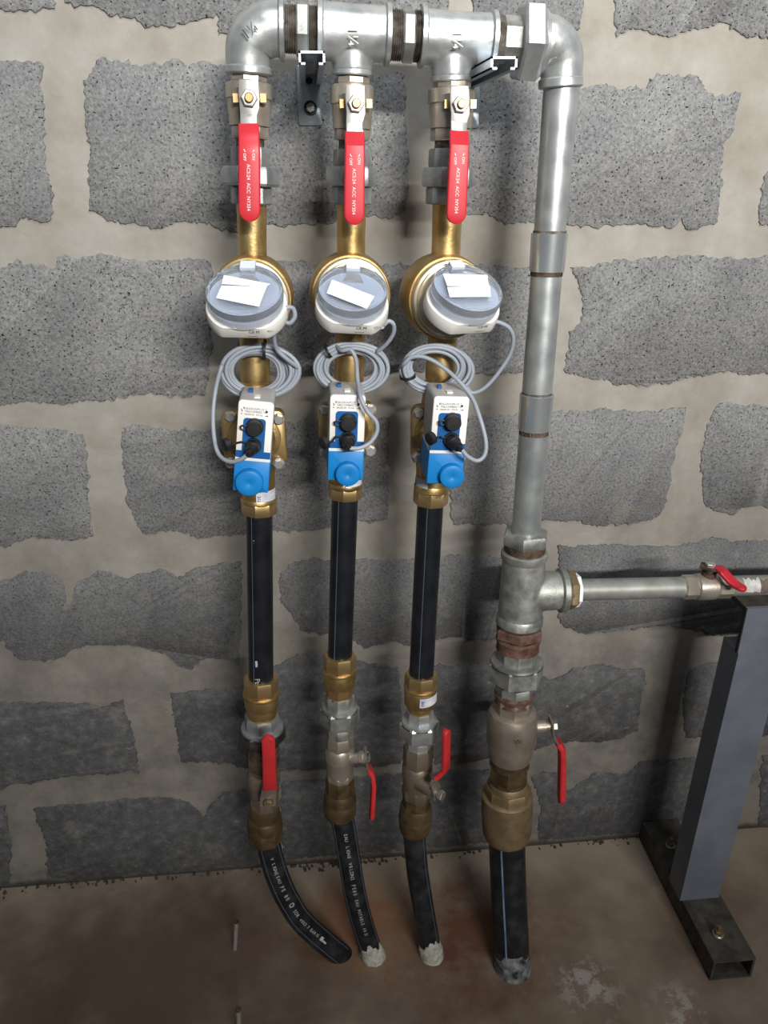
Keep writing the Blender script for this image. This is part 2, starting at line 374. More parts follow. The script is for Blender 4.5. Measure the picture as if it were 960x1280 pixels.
# ------------------------------------------------------------------ the setting: wall, blocks, floor
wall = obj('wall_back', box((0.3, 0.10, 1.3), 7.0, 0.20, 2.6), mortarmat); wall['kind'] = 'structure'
wall['label'] = 'grey concrete block wall with wide smeared mortar joints behind the pipes'
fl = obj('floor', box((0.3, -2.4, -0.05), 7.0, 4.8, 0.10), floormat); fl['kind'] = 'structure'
fl['label'] = 'brown stained concrete floor at the foot of the block wall'
def block(pts, y=None):
    ws = [P(x, q) for x, q in pts]; out = []
    for a, c in zip(ws, ws[1:]+ws[:1]):
        n = max(1, int((c-a).length/0.0032))
        for k in range(n): out.append(a.lerp(c, k/n))
    nrm = []
    for k, p in enumerate(out):
        t = out[(k+1) % len(out)]-out[k-1]; t = V((t.z, 0, -t.x)).normalized()
        a = noise.noise(p*45)*0.0042 + noise.noise(p*120+V((3, 1, 7)))*0.0036 + noise.noise(p*270)*0.0032
        nrm.append(p + t*a)
    cx = sum((p.x for p in nrm))/len(nrm); cz = sum((p.z for p in nrm))/len(nrm)
    dep = 0.0022 + random.random()*0.0012
    mb = MB(); r0 = mb.ring([p + V((0, 0.004, 0)) for p in nrm])
    def inset(p, k):
        d = V((cx-p.x, 0, cz-p.z)); return p + d.normalized()*k
    r1 = mb.ring([inset(p, 0.0004) + V((0, -dep*0.6, 0)) for p in nrm]); r2 = mb.ring([inset(p, 0.002) + V((0, -dep, 0)) for p in nrm])
    mb.bridge(r0, r1); mb.bridge(r1, r2); mb.cap(r2)
    return mb
BLOCKS = [
 [(-180,-190),(-120,-185),(66,-180),(68,-60),(70,12),(45,15),(0,14),(-180,20)],
 [(78,-180),(560,-170),(560,20),(560,40),(420,40),(330,44),(272,46),(269,20),(250,25),(228,32),(205,33),(181,35),(172,24),(160,22),(140,18),(100,7),(80,4)],
 [(590,-170),(726,-170),(727,-40),(729,12),(726,37),(700,40),(640,44),(590,40)],
 [(769,-170),(1300,-150),(1300,55),(1080,56),(960,49),(930,43),(915,37),(905,30),(888,31),(862,37),(841,45),(815,41),(791,34),(771,44),(767,20)],
 [(-220,78),(-60,76),(20,77),(52,78),(54,110),(57,145),(55,180),(60,215),(66,240),(67,262),(60,278),(48,277),(35,270),(20,283),(-20,286),(-220,288)],
 [(118,83),(124,74),(150,76),(188,82),(215,75),(245,78),(279,80),(330,86),(420,92),(506,93),(509,150),(511,220),(508,262),(490,272),(440,270),(410,280),(330,283),(285,289),(255,281),(228,275),(210,284),(188,285),(160,280),(134,277),(122,268),(114,262),(110,230),(112,190),(107,150),(104,108),(108,95)],
 [(549,97),(600,96),(640,100),(700,104),(728,110),(742,104),(761,104),(772,112),(795,110),(811,111),(812,96),(822,90),(845,93),(868,94),(878,100),(884,116),(895,122),(900,119),(925,116),(920,140),(915,168),(906,178),(902,196),(902,230),(898,262),(896,280),(884,280),(872,287),(858,286),(852,276),(841,285),(800,280),(761,282),(748,286),(715,282),(660,278),(637,281),(615,270),(575,268),(556,266),(552,180)],
 [(947,283),(949,245),(957,215),(975,200),(985,130),(1130,118),(1350,120),(1350,300),(1150,296),(1000,286)],
 [(-260,345),(-150,338),(-60,338),(0,336),(12,330),(22,326),(45,331),(67,336),(74,322),(82,318),(98,324),(124,317),(150,322),(181,327),(215,324),(245,322),(264,327),(268,360),(266,410),(262,467),(258,492),(236,496),(215,497),(190,490),(168,494),(140,500),(100,502),(66,505),(34,501),(0,507),(-60,512),(-260,520)],
 [(300,327),(340,326),(372,327),(420,330),(500,330),(560,332),(597,332),(640,332),(662,334),(664,370),(662,420),(660,464),(630,468),(590,467),(540,464),(470,466),(420,468),(360,470),(302,470),(299,420)],
 [(712,334),(730,331),(748,329),(767,326),(800,324),(848,319),(880,321),(915,323),(960,319),(1100,322),(1400,330),(1400,480),(1150,472),(1000,468),(960,469),(935,467),(902,465),(880,468),(855,474),(835,479),(814,481),(790,482),(764,479),(740,473),(722,470),(707,466),(706,450),(711,433),(712,415),(724,405),(727,387),(725,365),(722,348)],
 [(-220,548),(-60,536),(0,531),(25,534),(50,534),(85,538),(104,541),(109,560),(111,580),(109,618),(112,645),(117,669),(105,673),(87,675),(60,673),(34,672),(12,684),(-60,690),(-220,702)],
 [(153,533),(188,531),(200,536),(215,538),(235,536),(255,538),(300,534),(360,528),(420,525),(485,522),(484,580),(486,648),(470,652),(448,651),(411,660),(380,662),(342,665),(302,668),(262,672),(248,674),(235,666),(205,664),(178,667),(168,650),(158,625),(155,590),(151,560)],
 [(562,522),(590,519),(640,518),(687,514),(720,512),(747,511),(790,514),(825,513),(846,507),(858,508),(855,527),(851,545),(843,562),(841,578),(836,605),(831,632),(822,645),(798,652),(775,656),(747,657),(720,651),(680,650),(640,656),(600,655),(566,656),(560,600)],
 [(882,536),(890,516),(897,507),(910,503),(924,504),(960,508),(1100,500),(1400,500),(1400,650),(1100,632),(1000,633),(960,635),(944,632),(929,634),(914,644),(900,641),(882,634),(876,600),(876,568)],
 [(-260,740),(-60,724),(-20,722),(10,724),(22,718),(34,714),(50,713),(64,716),(72,722),(81,732),(82,745),(86,756),(93,745),(97,728),(108,720),(124,714),(140,716),(161,721),(180,716),(201,712),(214,715),(228,722),(243,712),(262,706),(302,702),(303,740),(300,790),(299,830),(285,824),(258,822),(240,836),(228,834),(216,826),(208,817),(190,812),(169,807),(140,806),(112,806),(92,812),(75,822),(55,826),(24,824),(11,812),(4,800),(-40,815),(-260,830)],
 [(361,706),(372,701),(386,698),(420,700),(447,698),(480,700),(515,697),(560,693),(590,695),(624,696),(650,692),(653,740),(650,790),(630,798),(600,800),(575,796),(547,798),(528,802),(511,808),(495,801),(480,803),(466,808),(455,811),(440,797),(410,792),(386,792),(376,788),(372,780),(357,762),(351,740),(347,729),(352,716)],
 [(697,682),(720,683),(747,680),(800,682),(848,682),(870,676),(895,671),(912,676),(960,676),(1100,672),(1400,690),(1400,810),(1100,795),(960,794),(929,793),(905,795),(882,792),(862,783),(831,780),(800,784),(770,788),(747,790),(725,791),(712,787),(702,780),(697,772),(700,740)],
 [(-300,905),(-60,882),(0,877),(30,878),(60,877),(90,878),(120,880),(139,883),(147,877),(154,873),(157,888),(163,905),(168,925),(174,950),(173,966),(160,962),(150,967),(120,966),(79,971),(55,975),(37,980),(18,978),(0,988),(-60,996),(-300,1015)],
 [(212,866),(235,864),(262,860),(300,858),(330,838),(372,818),(400,818),(470,830),(498,834),(502,880),(504,930),(502,954),(470,958),(420,960),(360,962),(300,960),(289,955),(260,952),(228,951),(224,940),(222,920),(216,895)],
 [(536,832),(560,831),(600,828),(640,834),(690,848),(705,843),(716,836),(735,831),(754,830),(776,836),(804,834),(806,850),(800,880),(796,912),(775,922),(754,927),(725,926),(700,927),(660,940),(600,950),(542,955),(538,900)],
 [(860,836),(880,830),(920,824),(1000,815),(1300,815),(1300,945),(1000,918),(900,920),(856,922),(853,880)],
 [(-300,1035),(-60,1012),(-20,1008),(8,1006),(14,1050),(12,1105),(-60,1112),(-300,1140)],
 [(41,1010),(75,1006),(112,1004),(160,998),(202,995),(225,998),(247,1010),(256,1022),(262,1008),(280,990),(300,986),(325,984),(328,1040),(322,1080),(250,1088),(160,1094),(100,1098),(60,1100),(56,1050)],
 [(352,976),(420,972),(470,968),(540,964),(600,962),(626,960),(630,1000),(632,1050),(560,1058),(480,1064),(400,1070),(354,1074),(350,1020)],
 [(664,970),(679,962),(697,967),(706,990),(715,985),(726,978),(742,966),(765,965),(781,967),(800,952),(840,948),(900,944),(925,945),(922,990),(918,1032),(860,1036),(769,1042),(720,1046),(672,1050),(676,1010)],
 [(952,944),(1000,942),(1300,960),(1300,1050),(1000,1030),(948,1032)],
]
for bl in BLOCKS: obj('concrete_block', block(bl), blockmat, wall, ang=60)

# crumbs of mortar lying along the foot of the wall
mb = MB(); rnd = random.Random(3)
for k in range(170):
    px = rnd.choice([rnd.uniform(-20, 330), rnd.uniform(330, 800), rnd.uniform(360, 480)]); base = P(px, 1085-(px-320)*0.075)
    p = V((base.x, -abs(rnd.gauss(0, 0.008))-0.001, 0.0)); r = rnd.uniform(0.001, 0.0042)
    c = p+V((0, 0, r*0.5)); pts = [c+V((r*math.cos(a)*rnd.uniform(.7, 1.2), r*math.sin(a)*rnd.uniform(.7, 1.2), -r*0.5)) for a in (0, 1.2, 2.5, 3.8, 5)]
    a = mb.ring(pts); t = mb.ring([c + (q-c)*0.6 + V((0, 0, r*0.9)) for q in pts]); mb.bridge(a, t); mb.cap(t)
crumbs = obj('mortar_crumbs', mb, mortarmat, None, 'loose mortar crumbs and dirt along the foot of the wall', stuff=True); crumbs['category'] = 'rubble'

# ------------------------------------------------------------------ top manifold
MO = 0.14
def my(px): return 36 + (px-350)*0.058
def mp(px): return P(px, my(px), MO)
def ms(px, hw): c = mp(px); return (c, hw*mpp(c))
def vax(x0, y0, x1, y1, o0=MO, o1=MO): return Axis([(x0, y0, o0), (x1, y1, o1)])
def elbow(name, label, hpts, arc, vert, hcol, vcol, text=None):
    t = thing(name, mp(hpts[0]), label, 'pipe fitting', 'pipe elbows at the ends of the top pipe run')
    pts = [P(*q[:2], MO) for q in arc]; rad = [q[2]*mpp(P(q[0], q[1], MO)) for q in arc]
    path = spline(pts, 6); rr = []
    for i in range(len(rad)-1): rr += [rad[i] + (rad[i+1]-rad[i])*k/6 for k in range(6)]
    rr.append(rad[-1]); obj('body', sweep(path, rr, 32), galv, t)
    obj('collar', hlathe([ms(hpts[0], hcol-3), ms(hpts[0]+(1 if hpts[1] > hpts[0] else -1), hcol), ms(hpts[1], hcol), ms(hpts[1]+(2 if hpts[1] > hpts[0] else -2), hcol-4)]), galv, t)
    ax = vax(*vert); obj('collar', ax.lathe([(vcol[0]-2, vcol[2]-3, vcol[2]), (vcol[0]+1, vcol[2]), (vcol[1]-2, vcol[2]), (vcol[1], vcol[2]-2.5, vcol[2])]), galv, t)
    return t
def mk_elbow():
    global e1
    e1 = elbow('pipe_elbow', 'galvanised pipe elbow marked 1¼ above the leftmost ball valve', (356, 350),
      [(356, 36.4, 31), (346, 36, 31), (333, 38, 31), (321, 45, 30.5), (313, 55, 29.5), (310, 68, 28), (310, 86, 26.5)], (310, 60, 311, 130), 36, (81, 91, 29.3))
    o = P(313, 38, 0.1728); obj('marking', text_mb('1¼', 0.015, o, V((0.8, 0, 0.6)), V((-0.6, 0, 0.8))), rubber, e1, 'dark stamped size mark')
    e2 = elbow('pipe_elbow', 'galvanised pipe elbow on the top right corner, above the long pipe', (676, 681),
      [(675, 55.5, 33), (684, 56, 33), (693, 60, 31), (699, 67, 28.5), (702, 77, 26.8), (702, 88, 26), (702, 104, 25.5)], (702, 60, 700, 130), 33.5, (95.5, 108, 27.5))
mk_elbow()
def cast(o, vox=0.0014, it=14):
    """Melts overlapping shells into one smooth casting with filleted corners."""
    m = o.modifiers.new('fuse', 'REMESH'); m.mode = 'VOXEL'; m.voxel_size = vox; m.use_smooth_shade = True
    m = o.modifiers.new('fillet', 'SMOOTH'); m.factor = 0.5; m.iterations = it
def tee(label, x0, x1, bx, hw0, hw1, chw, bot, mark):
    t = thing('pipe_tee', mp(bx), label, 'pipe fitting', 'pipe tees in the top pipe run')
    mb = hlathe([ms(x0+4, hw0-2), ms(x0+8, hw0-3.5), ms((x0+x1)/2, (hw0+hw1)/2-4.0), ms(x1-8, hw1-3.5), ms(x1-4, hw1-2)], 48)
    obj('collar', hlathe([ms(x0, hw0-3), ms(x0+1, hw0), ms(x0+6, hw0), ms(x0+8, hw0-3)], 40), galv, t)
    obj('collar', hlathe([ms(x1-8, hw1-3), ms(x1-6, hw1), ms(x1-1, hw1), ms(x1, hw1-3)], 40), galv, t)
    ax = vax(bx, my(bx), bx-1, 120); y = my(bx)
    mb.add(ax.lathe([(y-4, 24, 0), (y+38, 24.8, 0), (bot-3, 24.5, 0)], 48))
    cast(obj('body', mb, galv, t))
    obj('collar', ax.lathe([(bot-9, chw-2.5), (bot-7, chw), (bot-2, chw), (bot, chw-2)], 40), galv, t)
    return t
t1 = tee('galvanised pipe tee above the middle ball valve', 396, 488, 441, 36, 34.5, 24.5, 93, '')
t2 = tee('galvanised pipe tee above the third ball valve, left of the square end union', 524, 618, 564.5, 34, 33.5, 25, 101, '')
obj('marking', text_mb('1¼', 0.016, P(441, 46, 0.1722), -Zv, Xv), galvdull, t1, 'faint cast size mark')
obj('marking', text_mb('1¼', 0.016, P(572, 50, 0.1712), -Zv, Xv), galvdull, t2, 'faint cast size mark')
def hnip(label, x0, x1, h0, h1, thw, hhw, ph):
    t = thing('hex_nipple', mp((x0+x1)/2), label, 'pipe fitting', 'hexagon nipples in the top pipe run')
    for a, b in ((x0, h0), (h1, x1)):
        st = []; n = 6
        for k in range(n+1):
            x = a+(b-a)*k/n; st += [ms(x, thw-1.5), ms(x+(b-a)/n*0.5, thw+0.5)] if k < n else [ms(x, thw-1.5)]
        obj('thread', hlathe(st, 28), thread, t, 'dark thread wound with sealant')
    obj('hexagon', hlathe([ms(h0, hhw*0.93), ms(h0+2, hhw), ms(h1-2, hhw), ms(h1, hhw*0.93)], 6, ph), galvdull, t)
hnip('hexagon nipple between the left elbow and the middle tee', 354, 399, 370, 386, 27, 33, 0.25)
hnip('hexagon nipple between the two tees of the top run', 486, 527, 502, 517, 28, 31, 0.35)
# union at the right end of the run
t = thing('pipe_union', mp(650), 'large galvanised union left of the top right elbow', 'pipe fitting', 'screwed pipe unions')
obj('thread', hlathe([ms(612, 27), ms(616, 29), ms(620, 27), ms(624, 29), ms(627, 26)], 28), thread, t, 'dark thread wound with sealant')
obj('hexagon', hlathe([ms(625, 26), ms(627, 29), ms(645, 29), ms(649, 31)], 8, 0.3), galvdull, t)
obj('union_nut', hlathe([ms(647, 43), ms(650, 47), ms(669, 47), ms(675, 40)], 6, 0.12), galv, t)
obj('tail_ring', hlathe([ms(672, 35), ms(674, 37), ms(679, 36)], 32), galv, t)

# ------------------------------------------------------------------ rails carrying the run
def rail(x0, x1, ytop, ybot, off, label, bolt, platex, plate_y):
    t = thing('wall_rail_bracket', P(platex[0], plate_y[0], 0.004), label, 'bracket', 'zinc rails holding the top pipe run')
    a, b = P(x0, ytop, off), P(x1, ytop, off); a.z = b.z = (a.z+b.z)/2; z0 = P((x0+x1)/2, ybot, off).z
    W = (b.x-a.x); h = a.z-z0; x = a.x; th = 0.0022; lip = W*0.24; L_ = off-0.006
    mb = MB()
    for cx, cz, wx, wz in ((x+W/2, a.z-th/2, W, th), (x+th/2, z0+h/2, th, h), (x+W-th/2, z0+h/2, th, h), (x+lip/2, z0+th/2, lip, th), (x+W-lip/2, z0+th/2, lip, th)):
        mb.add(box((cx, -0.006-L_/2, cz), wx, L_, wz))
    obj('rail', mb, zinc, t)
    for k in range(8): obj('slot', box((x+W*0.45, -off+0.014+k*0.022, a.z-th-0.0015), W*0.3, 0.0016, 0.003), zincbright, t, 'bright slot edge inside the rail')
    pa, pb = P(platex[0], plate_y[0], 0.004), P(platex[1], plate_y[1], 0.004)
    obj('wall_plate', prism(rrect(pa.x, pb.z, pb.x, a.z+0.01, 0.003), Xv, Zv, V((0, 0, 0)), V((0, -0.006, 0)), 0.001), zinc, t)
    gp = P(*bolt, 0.006)
    obj('washer', cyl(V((gp.x, -0.005, gp.z)), V((gp.x, -0.009, gp.z)), 0.0088, 24, bev=0.0008), rubber, t, 'dark washer')
    bo = obj('bolt', cyl(V((gp.x, -0.008, gp.z)), V((gp.x, -0.0145, gp.z)), 0.0062, 6, bev=0.001), iron, t)
    hp = P((platex[0]+platex[1])/2, bolt[1]-34, 0.006)
    obj('plate_hole', cyl(V((hp.x, -0.0055, hp.z)), V((hp.x, -0.0068, hp.z)), 0.0042, 20), rubber, t, 'dark hole in the plate')
    return t
rail(373, 406, 63.5, 81, 0.235, 'zinc rail bracket between the left elbow and the middle tee, bolted plate showing', (388, 135), (370, 403), (80, 157))
rail(614, 647, 70.5, 87, 0.235, 'zinc rail bracket under the union, reaching back behind the third ball valve', (581, 140), (566, 598), (95, 160))

# ------------------------------------------------------------------ valve levers and valves of the upper row
LEV = 'upper ball valves with red levers'
def upper_valve(label, ax, hexes, body, stem, plate, grip, top_end):
    """hexes: rows/half widths; stem: nut centre; plate, grip: lever stations in px."""
    c0 = ax.at(hexes[0], 20)[0]
    t = thing('ball_valve', ax.at(hexes[-1][1] if isinstance(hexes[-1], tuple) else hexes[-1], 20)[0], label, 'ball valve', LEV)
    return t
def lever_upper(t, nut, pl, gr, off_nut, offs, text=True):
    r = mpp(P(*nut, off_nut))
    a = P(*nut, 0.15); n0 = P(*nut, off_nut); 
    obj('stem', cyl(V((n0.x, -0.15, n0.z)), n0+V((0, -0.006, 0)), 5.5*r, 20), brassnut, t)
    obj('stem_gland', cyl(V((n0.x, -0.15, n0.z)), n0+V((0, 0.004, 0)), 12*r, 20), nickel, t)
    st = [(P(x, y, o), h*mpp(P(x, y, o))) for x, y, o, h in pl]
    lv = obj('lever', ribbon(st, Xv, 0.003, rnd=0.0008), steel, t, 'plated steel lever')
    obj('lever_nut', cyl(n0+V((0, 0.001, 0)), n0+V((0, -0.007, 0)), 10.5*r, 6, bev=0.0012, ph=0.4), steel, lv)
    obj('stem_tip', cyl(n0+V((0, -0.004, 0)), n0+V((0, -0.0115, 0)), 5.6*r, 20, bev=0.001), brassnut, lv, 'brass stem end')
    st = [(P(x, y, o), h*mpp(P(x, y, o))) for x, y, o, h in gr]
    full = st[:-2] + roundend(st[-2][0], st[-1][0], st[-2][1])
    g = obj('grip', ribbon(full, Xv, 0.0075, rnd=0.002, n_round=4), red, lv, 'red plastic grip with white lettering')
    if text:
        A, B = st[2][0], st[-1][0]; d = (B-A).normalized(); nn = V((0, -1, 0)); nn = (nn-d*nn.dot(d)).normalized(); up_ = nn.cross(d)
        face = nn*0.0042; l = (B-A).length; hw = st[2][1]
        mk = text_mb('ACS:24  ACC  NY354', 0.0053, A + d*(l*0.565) + up_*(-0.0008) + face, d, up_)
        mk.add(text_mb('ON', 0.0045, A + d*(l*0.175) + up_*(hw*0.42) + face, d, up_)); mk.add(text_mb('OFF', 0.0045, A + d*(l*0.185) - up_*(hw*0.42) + face, d, up_))
        for s, a0 in ((1, 0), (-1, 0)):
            pts = []; cc = A + d*(l*0.07) + face
            for k in range(9):
                an = math.radians(15 + 60*k/8); pts.append(cc + up_*(s*math.cos(an)*hw*0.5) + d*(math.sin(an)*0.0055))
            for p, q in zip(pts, pts[1:]):
                wv = (q-p).cross(nn).normalized()*0.0004; i = len(mk.v); mk.v += [p-wv, p+wv, q+wv, q-wv]; mk.f.append((i, i+1, i+2, i+3))
        obj('lettering', mk, whiteink, g, 'white printed lettering') if False else obj('lettering', mk, whiteink, t, 'white printed lettering on the red grip')
    return lv
def uvalve(label, ax, y, hw, nut, pl, gr):
    """y: rows [hex top, hex bottom, shoulder, waist, hex2 top, hex2 bottom]; hw: half widths."""
    t = thing('ball_valve', ax.at(y[5], 22)[0], label, 'ball valve', LEV)
    obj('neck_thread', ax.lathe([(y[0]-6, hw[0]-4), (y[0]+1, hw[0]-4)], 24), rustdark, t, 'rusty thread under the fitting above')
    obj('end_hexagon', ax.nut(y[0], y[1], hw[0], 8, 0.2, 0.05), nickel, t)
    obj('body', ax.lathe([(y[1], hw[1]*0.86, hw[1]), (y[1]+2, hw[1]), (y[2], hw[1]), (y[2]+1, hw[1]-2.2, hw[1]), (y[3]-10, hw[1]-2), (y[3], hw[2]), (y[4]+1, hw[2]-1)], 40), nickel, t)
    obj('end_hexagon', ax.nut(y[4], y[5], hw[3], 8, 0.2, 0.06), nickel, t)
    obj('tail_thread', ax.lathe([(y[5]-1, hw[3]-6), (y[5]+14, hw[3]-6)], 24), thread, t, 'dark tail thread')
    n0 = P(*nut, 0.172); mk = MB()
    for s in (-1, 1): mk = box((n0.x+s*0.0152, -0.168, n0.z), 0.0065, 0.010, 0.009); obj('stop_lug', mk, brassnut, t, 'brass stop lug')
    lever_upper(t, nut, pl, gr, 0.186, None)
    return t
def levpts(xn, yn, x1, y1, xr, yr, xb, yb, hwp, hwr):
    """plate from the nut down to the grip, grip from there to the rounded end."""
    pl = [(xn-1, yn-22, 0.1855, hwp*0.98), (xn-1, yn-8, 0.1855, hwp+0.4), (xn, yn+12, 0.1855, hwp), (x1, y1-14, 0.1855, hwp*0.86), (x1, y1+4, 0.196, hwp*0.84)]
    gr = [(x1, y1, 0.195, hwr*0.96), (x1+(xr-x1)*0.5, y1+9, 0.204, hwr*0.97), (xr, yr, 0.211, hwr*0.97), (xr+(xb-xr)*0.15, yr+(yb-yr)*0.15, 0.212, hwr), (xr+(xb-xr)*0.8, yr+(yb-yr)*0.8, 0.214, hwr), (xb, yb, 0.214, hwr)]
    return pl, gr

# ------------------------------------------------------------------ three metered columns
AX = [Axis([(311, 100, .14), (318, 430, .152), (324, 640, .165), (326.5, 860, .18), (332, 1062, .195)]),
      Axis([(440.5, 100, .14), (438, 430, .152), (430.5, 640, .165), (424.5, 830, .18), (425, 1030, .195)]),
      Axis([(565, 106, .14), (553, 430, .152), (537, 640, .165), (526, 855, .18), (518, 1050, .195)])]
which = ['leftmost', 'middle', 'third']
VL = ['red levered ball valve under the left elbow, topmost of the left column', 'red levered ball valve under the middle tee, beside the bolted rail plate', 'red levered ball valve under the right tee, nearest the tall galvanised pipe']
pl, gr = levpts(312, 122, 311, 158, 311.5, 178, 312, 277, 12.2, 13.4)
uvalve(VL[0], AX[0], (91, 101, 122, 142, 156, 173), (23, 29, 26, 23.5), (312, 122.5), pl, gr)
pl, gr = levpts(445, 129, 443, 168, 443.5, 184, 442.5, 281, 12, 12.8)
uvalve(VL[1], AX[1], (95, 104, 129, 148, 160, 175), (21.5, 27, 24.5, 22.5), (445, 129.5), pl, gr)
pl, gr = levpts(575.5, 130, 573.5, 167, 574, 183, 569.5, 280, 12, 12.6)
uvalve(VL[2], AX[2], (100, 109, 128, 148, 159, 176), (23.5, 29.5, 27, 25), (575.5, 130), pl, gr)

def union_up(label, ax, y, hw, m=iron):
    t = thing('pipe_union', ax.at(y[-1], 24)[0], label, 'pipe fitting', 'screwed pipe unions')
    obj('end_hexagon', ax.nut(y[0], y[1], hw[0], 8, 0.15, 0.04), m, t)
    obj('union_nut', ax.nut(y[1], y[2], hw[1], 6, 0.42, 0.07), m, t)
    obj('tail', ax.lathe([(y[2], hw[2]-1), (y[2]+2, hw[2]), (y[3]-2, hw[2]), (y[3], hw[2]-2, hw[2])], 8, 0.15), m, t)
union_up('grey iron union behind the end of the left red lever', AX[0], (184, 209, 234, 257), (25, 36, 26))
union_up('grey iron union behind the end of the middle red lever', AX[1], (187, 209, 234, 257), (23.5, 32, 25))
union_up('grey iron union behind the end of the right red lever', AX[2], (186, 210, 235, 257), (26, 34.5, 27.5))

# water meters
def meter(label, ax, neck, belly, ringc, hw, lid, az, rollz, notes, cell, gland):
    """belly: centre px of the brass bell; lid: centre px, offset, half width px."""
    t = thing('water_meter', ax.at(500, 18)[0], label, 'water meter', 'water meters with clear lids')
    obj('inlet_neck', ax.lathe([(253, neck+1), (300, neck), (330, neck), (350, neck)], 32), brass, t)
    obj('outlet_neck', ax.lathe([(405, 18), (440, 18.5), (476, 18.5), (481, 17.5), (483, 19.5), (490, 19.5), (512, 19)], 32), brass, t)
    c = P(*belly, 0.15); k = mpp(c); c.y = 0; o = lambda f: c + V((0, -f, 0)); R = hw*k
    rot = Matrix.Rotation(az*0.45, 3, 'Z'); piv = o(0.15)
    def turn(p): return piv + rot @ (p-piv)
    def disc(st, n=48):
        return MB().rings([[turn(q) for q in circ(o(f), r, V((0, -1, 0)), n)] for f, r in st])
    obj('body', disc([(0.105, R*0.55), (0.112, R*0.80), (0.125, R*0.95), (0.142, R), (0.160, R), (0.171, R*0.985), (0.176, R*0.95)]), brass, t)
    obj('clamp_ring', disc([(0.172, R*0.86), (0.174, R*0.915), (0.184, R*0.915), (0.187, R*0.885), (0.1875, R*0.83), (0.1895, R*0.81), (0.190, R*0.77), (0.190, R*0.2)]), ringwhite, t, 'pale champagne clamp ring')
    # register head
    lc = P(lid[0], lid[1], lid[2]); r = lid[3]*mpp(lc); el = math.radians(58)
    n = V((math.sin(az)*math.cos(el), -math.cos(az)*math.cos(el), math.sin(el))); u = V((math.cos(az), math.sin(az), 0)); v = n.cross(u)
    u, v = u*math.cos(rollz)+v*math.sin(rollz), v*math.cos(rollz)-u*math.sin(rollz)
    def shape(rr, cut):
        pts = []
        for q in range(64):
            a = 2*math.pi*q/64; x, y = rr*math.cos(a), rr*math.sin(a)
            y = max(y, -cut); pts.append((x, y))
        return pts
    def S2(pts, f): return [lc + u*x + v*y + n*f for x, y in pts]
    rp = r*1.085
    obj('register_housing', MB().rings([S2(shape(rp*0.97, rp*0.79), -0.034), S2(shape(rp, rp*0.83), -0.031), S2(shape(rp, rp*0.85), -0.020), S2(shape(rp*0.98, rp*0.86), -0.0165), S2(shape(rp*0.93, rp*0.85), -0.016)]), white, t, 'white plastic register housing')
    col_c = turn(o(0.190)); obj('turret', cyl(col_c, lc - n*0.026 + v*(r*0.25), R*0.62, 40, r2=r*0.6), greyplastic, t, 'grey turret behind the register')
    obj('glass_bowl', MB().rings([S2(shape(r*0.93, r), -0.018), S2(shape(r*0.95, r), -0.0085)]), bowlmat, t, 'pale bluish dial drum')
    d_ = obj('dial', MB().rings([S2(shape(r*0.90, r), -0.009), S2(shape(r*0.90, r), -0.0075)]), dial, t, 'dial under the lid')
    for q in range(5):
        yy = -r*(0.30+0.12*q); xx = math.sqrt(max(0, (r*0.82)**2-yy*yy)); mb = MB(); i = mb.ring(S2([(-xx, yy-0.0006), (xx, yy-0.0006), (xx, yy+0.0006), (-xx, yy+0.0006)], -0.0070)); mb.cap(i); obj('dial_line', mb, stickergrey, d_)
    obj('lid', MB().rings([S2(shape(r*0.975, r), -0.006), S2(shape(r, r), -0.005), S2(shape(r, r), 0.0035), S2(shape(r*0.985, r), 0.005), S2(shape(r*0.93, r), 0.0055), S2(shape(r*0.91, r), 0.003), S2(shape(r*0.5, r), 0.003)]), clear, t, 'clear bluish hinged lid')
    obj('lid_skirt', MB().rings([S2(shape(r*0.99, r), -0.0168), S2(shape(r*0.99, r), -0.0052), S2(shape(r*0.955, r), -0.0052)], caps=False), clear, t, 'clear skirt of the lid')
    obj('hinge', MB().rings([S2([(-r*.2, r*.80), (r*.2, r*.80), (r*.2, r*1.1), (-r*.2, r*1.1)], f) for f in (-0.010, 0.0065)]), dial, t, 'pale hinge tab')
    for poly in notes:
        mb = MB(); 
        for f in (0.0060, 0.0063): pass
        pts = []
        for x, y in poly:
            rv = ray(x, y); tt = ((lc + n*0.0061 - CAM).dot(n))/rv.dot(n); pts.append(CAM + rv*tt)
        mb.rings([[p - n*0.0001 for p in pts], [p + n*0.0002 for p in pts]]); obj('paper_note', mb, paper, t, 'blank white paper stuck on the lid')
    # small printed plate on the housing front
    a = lc + u*(r*0.28) - v*(rp*0.855) - n*0.024
    vd = -v; a = a + vd*0.0006
    obj('printed_mark', text_mb('CE M', 0.0055, a + n*0.003, u, n).add(text_mb('------', 0.006, a - n*0.003 - u*0.002, u, n)).add(text_mb('M21', 0.0042, a + u*0.019 + n*0.005, u, n)), blackink, t, 'small black print')
    gp = P(*gland); 
    obj('cable_gland', cyl(gp + V((-0.012, 0.008, 0.004)), gp, 0.0062, 20, bev=0.001), white, t, 'white cable gland')
    return t
meter('water meter of the left column with a large slanted two-piece paper on its lid', AX[0], 17.8, (317, 369), None, 50, (306, 366, .236, 48), math.radians(-2), math.radians(-3),
      [[(280, 344), (338, 355), (331, 358.8), (277, 355)], [(277, 357), (330, 358.6), (334, 357), (323.5, 383.5), (270, 372.5)]], None, (354, 401, .222))
meter('water meter of the middle column with a narrow paper slip slanting down to the right', AX[1], 17.5, (437, 366), None, 50, (441, 364, .236, 43.3), math.radians(4), math.radians(-7),
      [[(415, 349.5), (468, 370.5), (458.5, 386), (408.5, 366.5)]], None, (480, 406, .222))
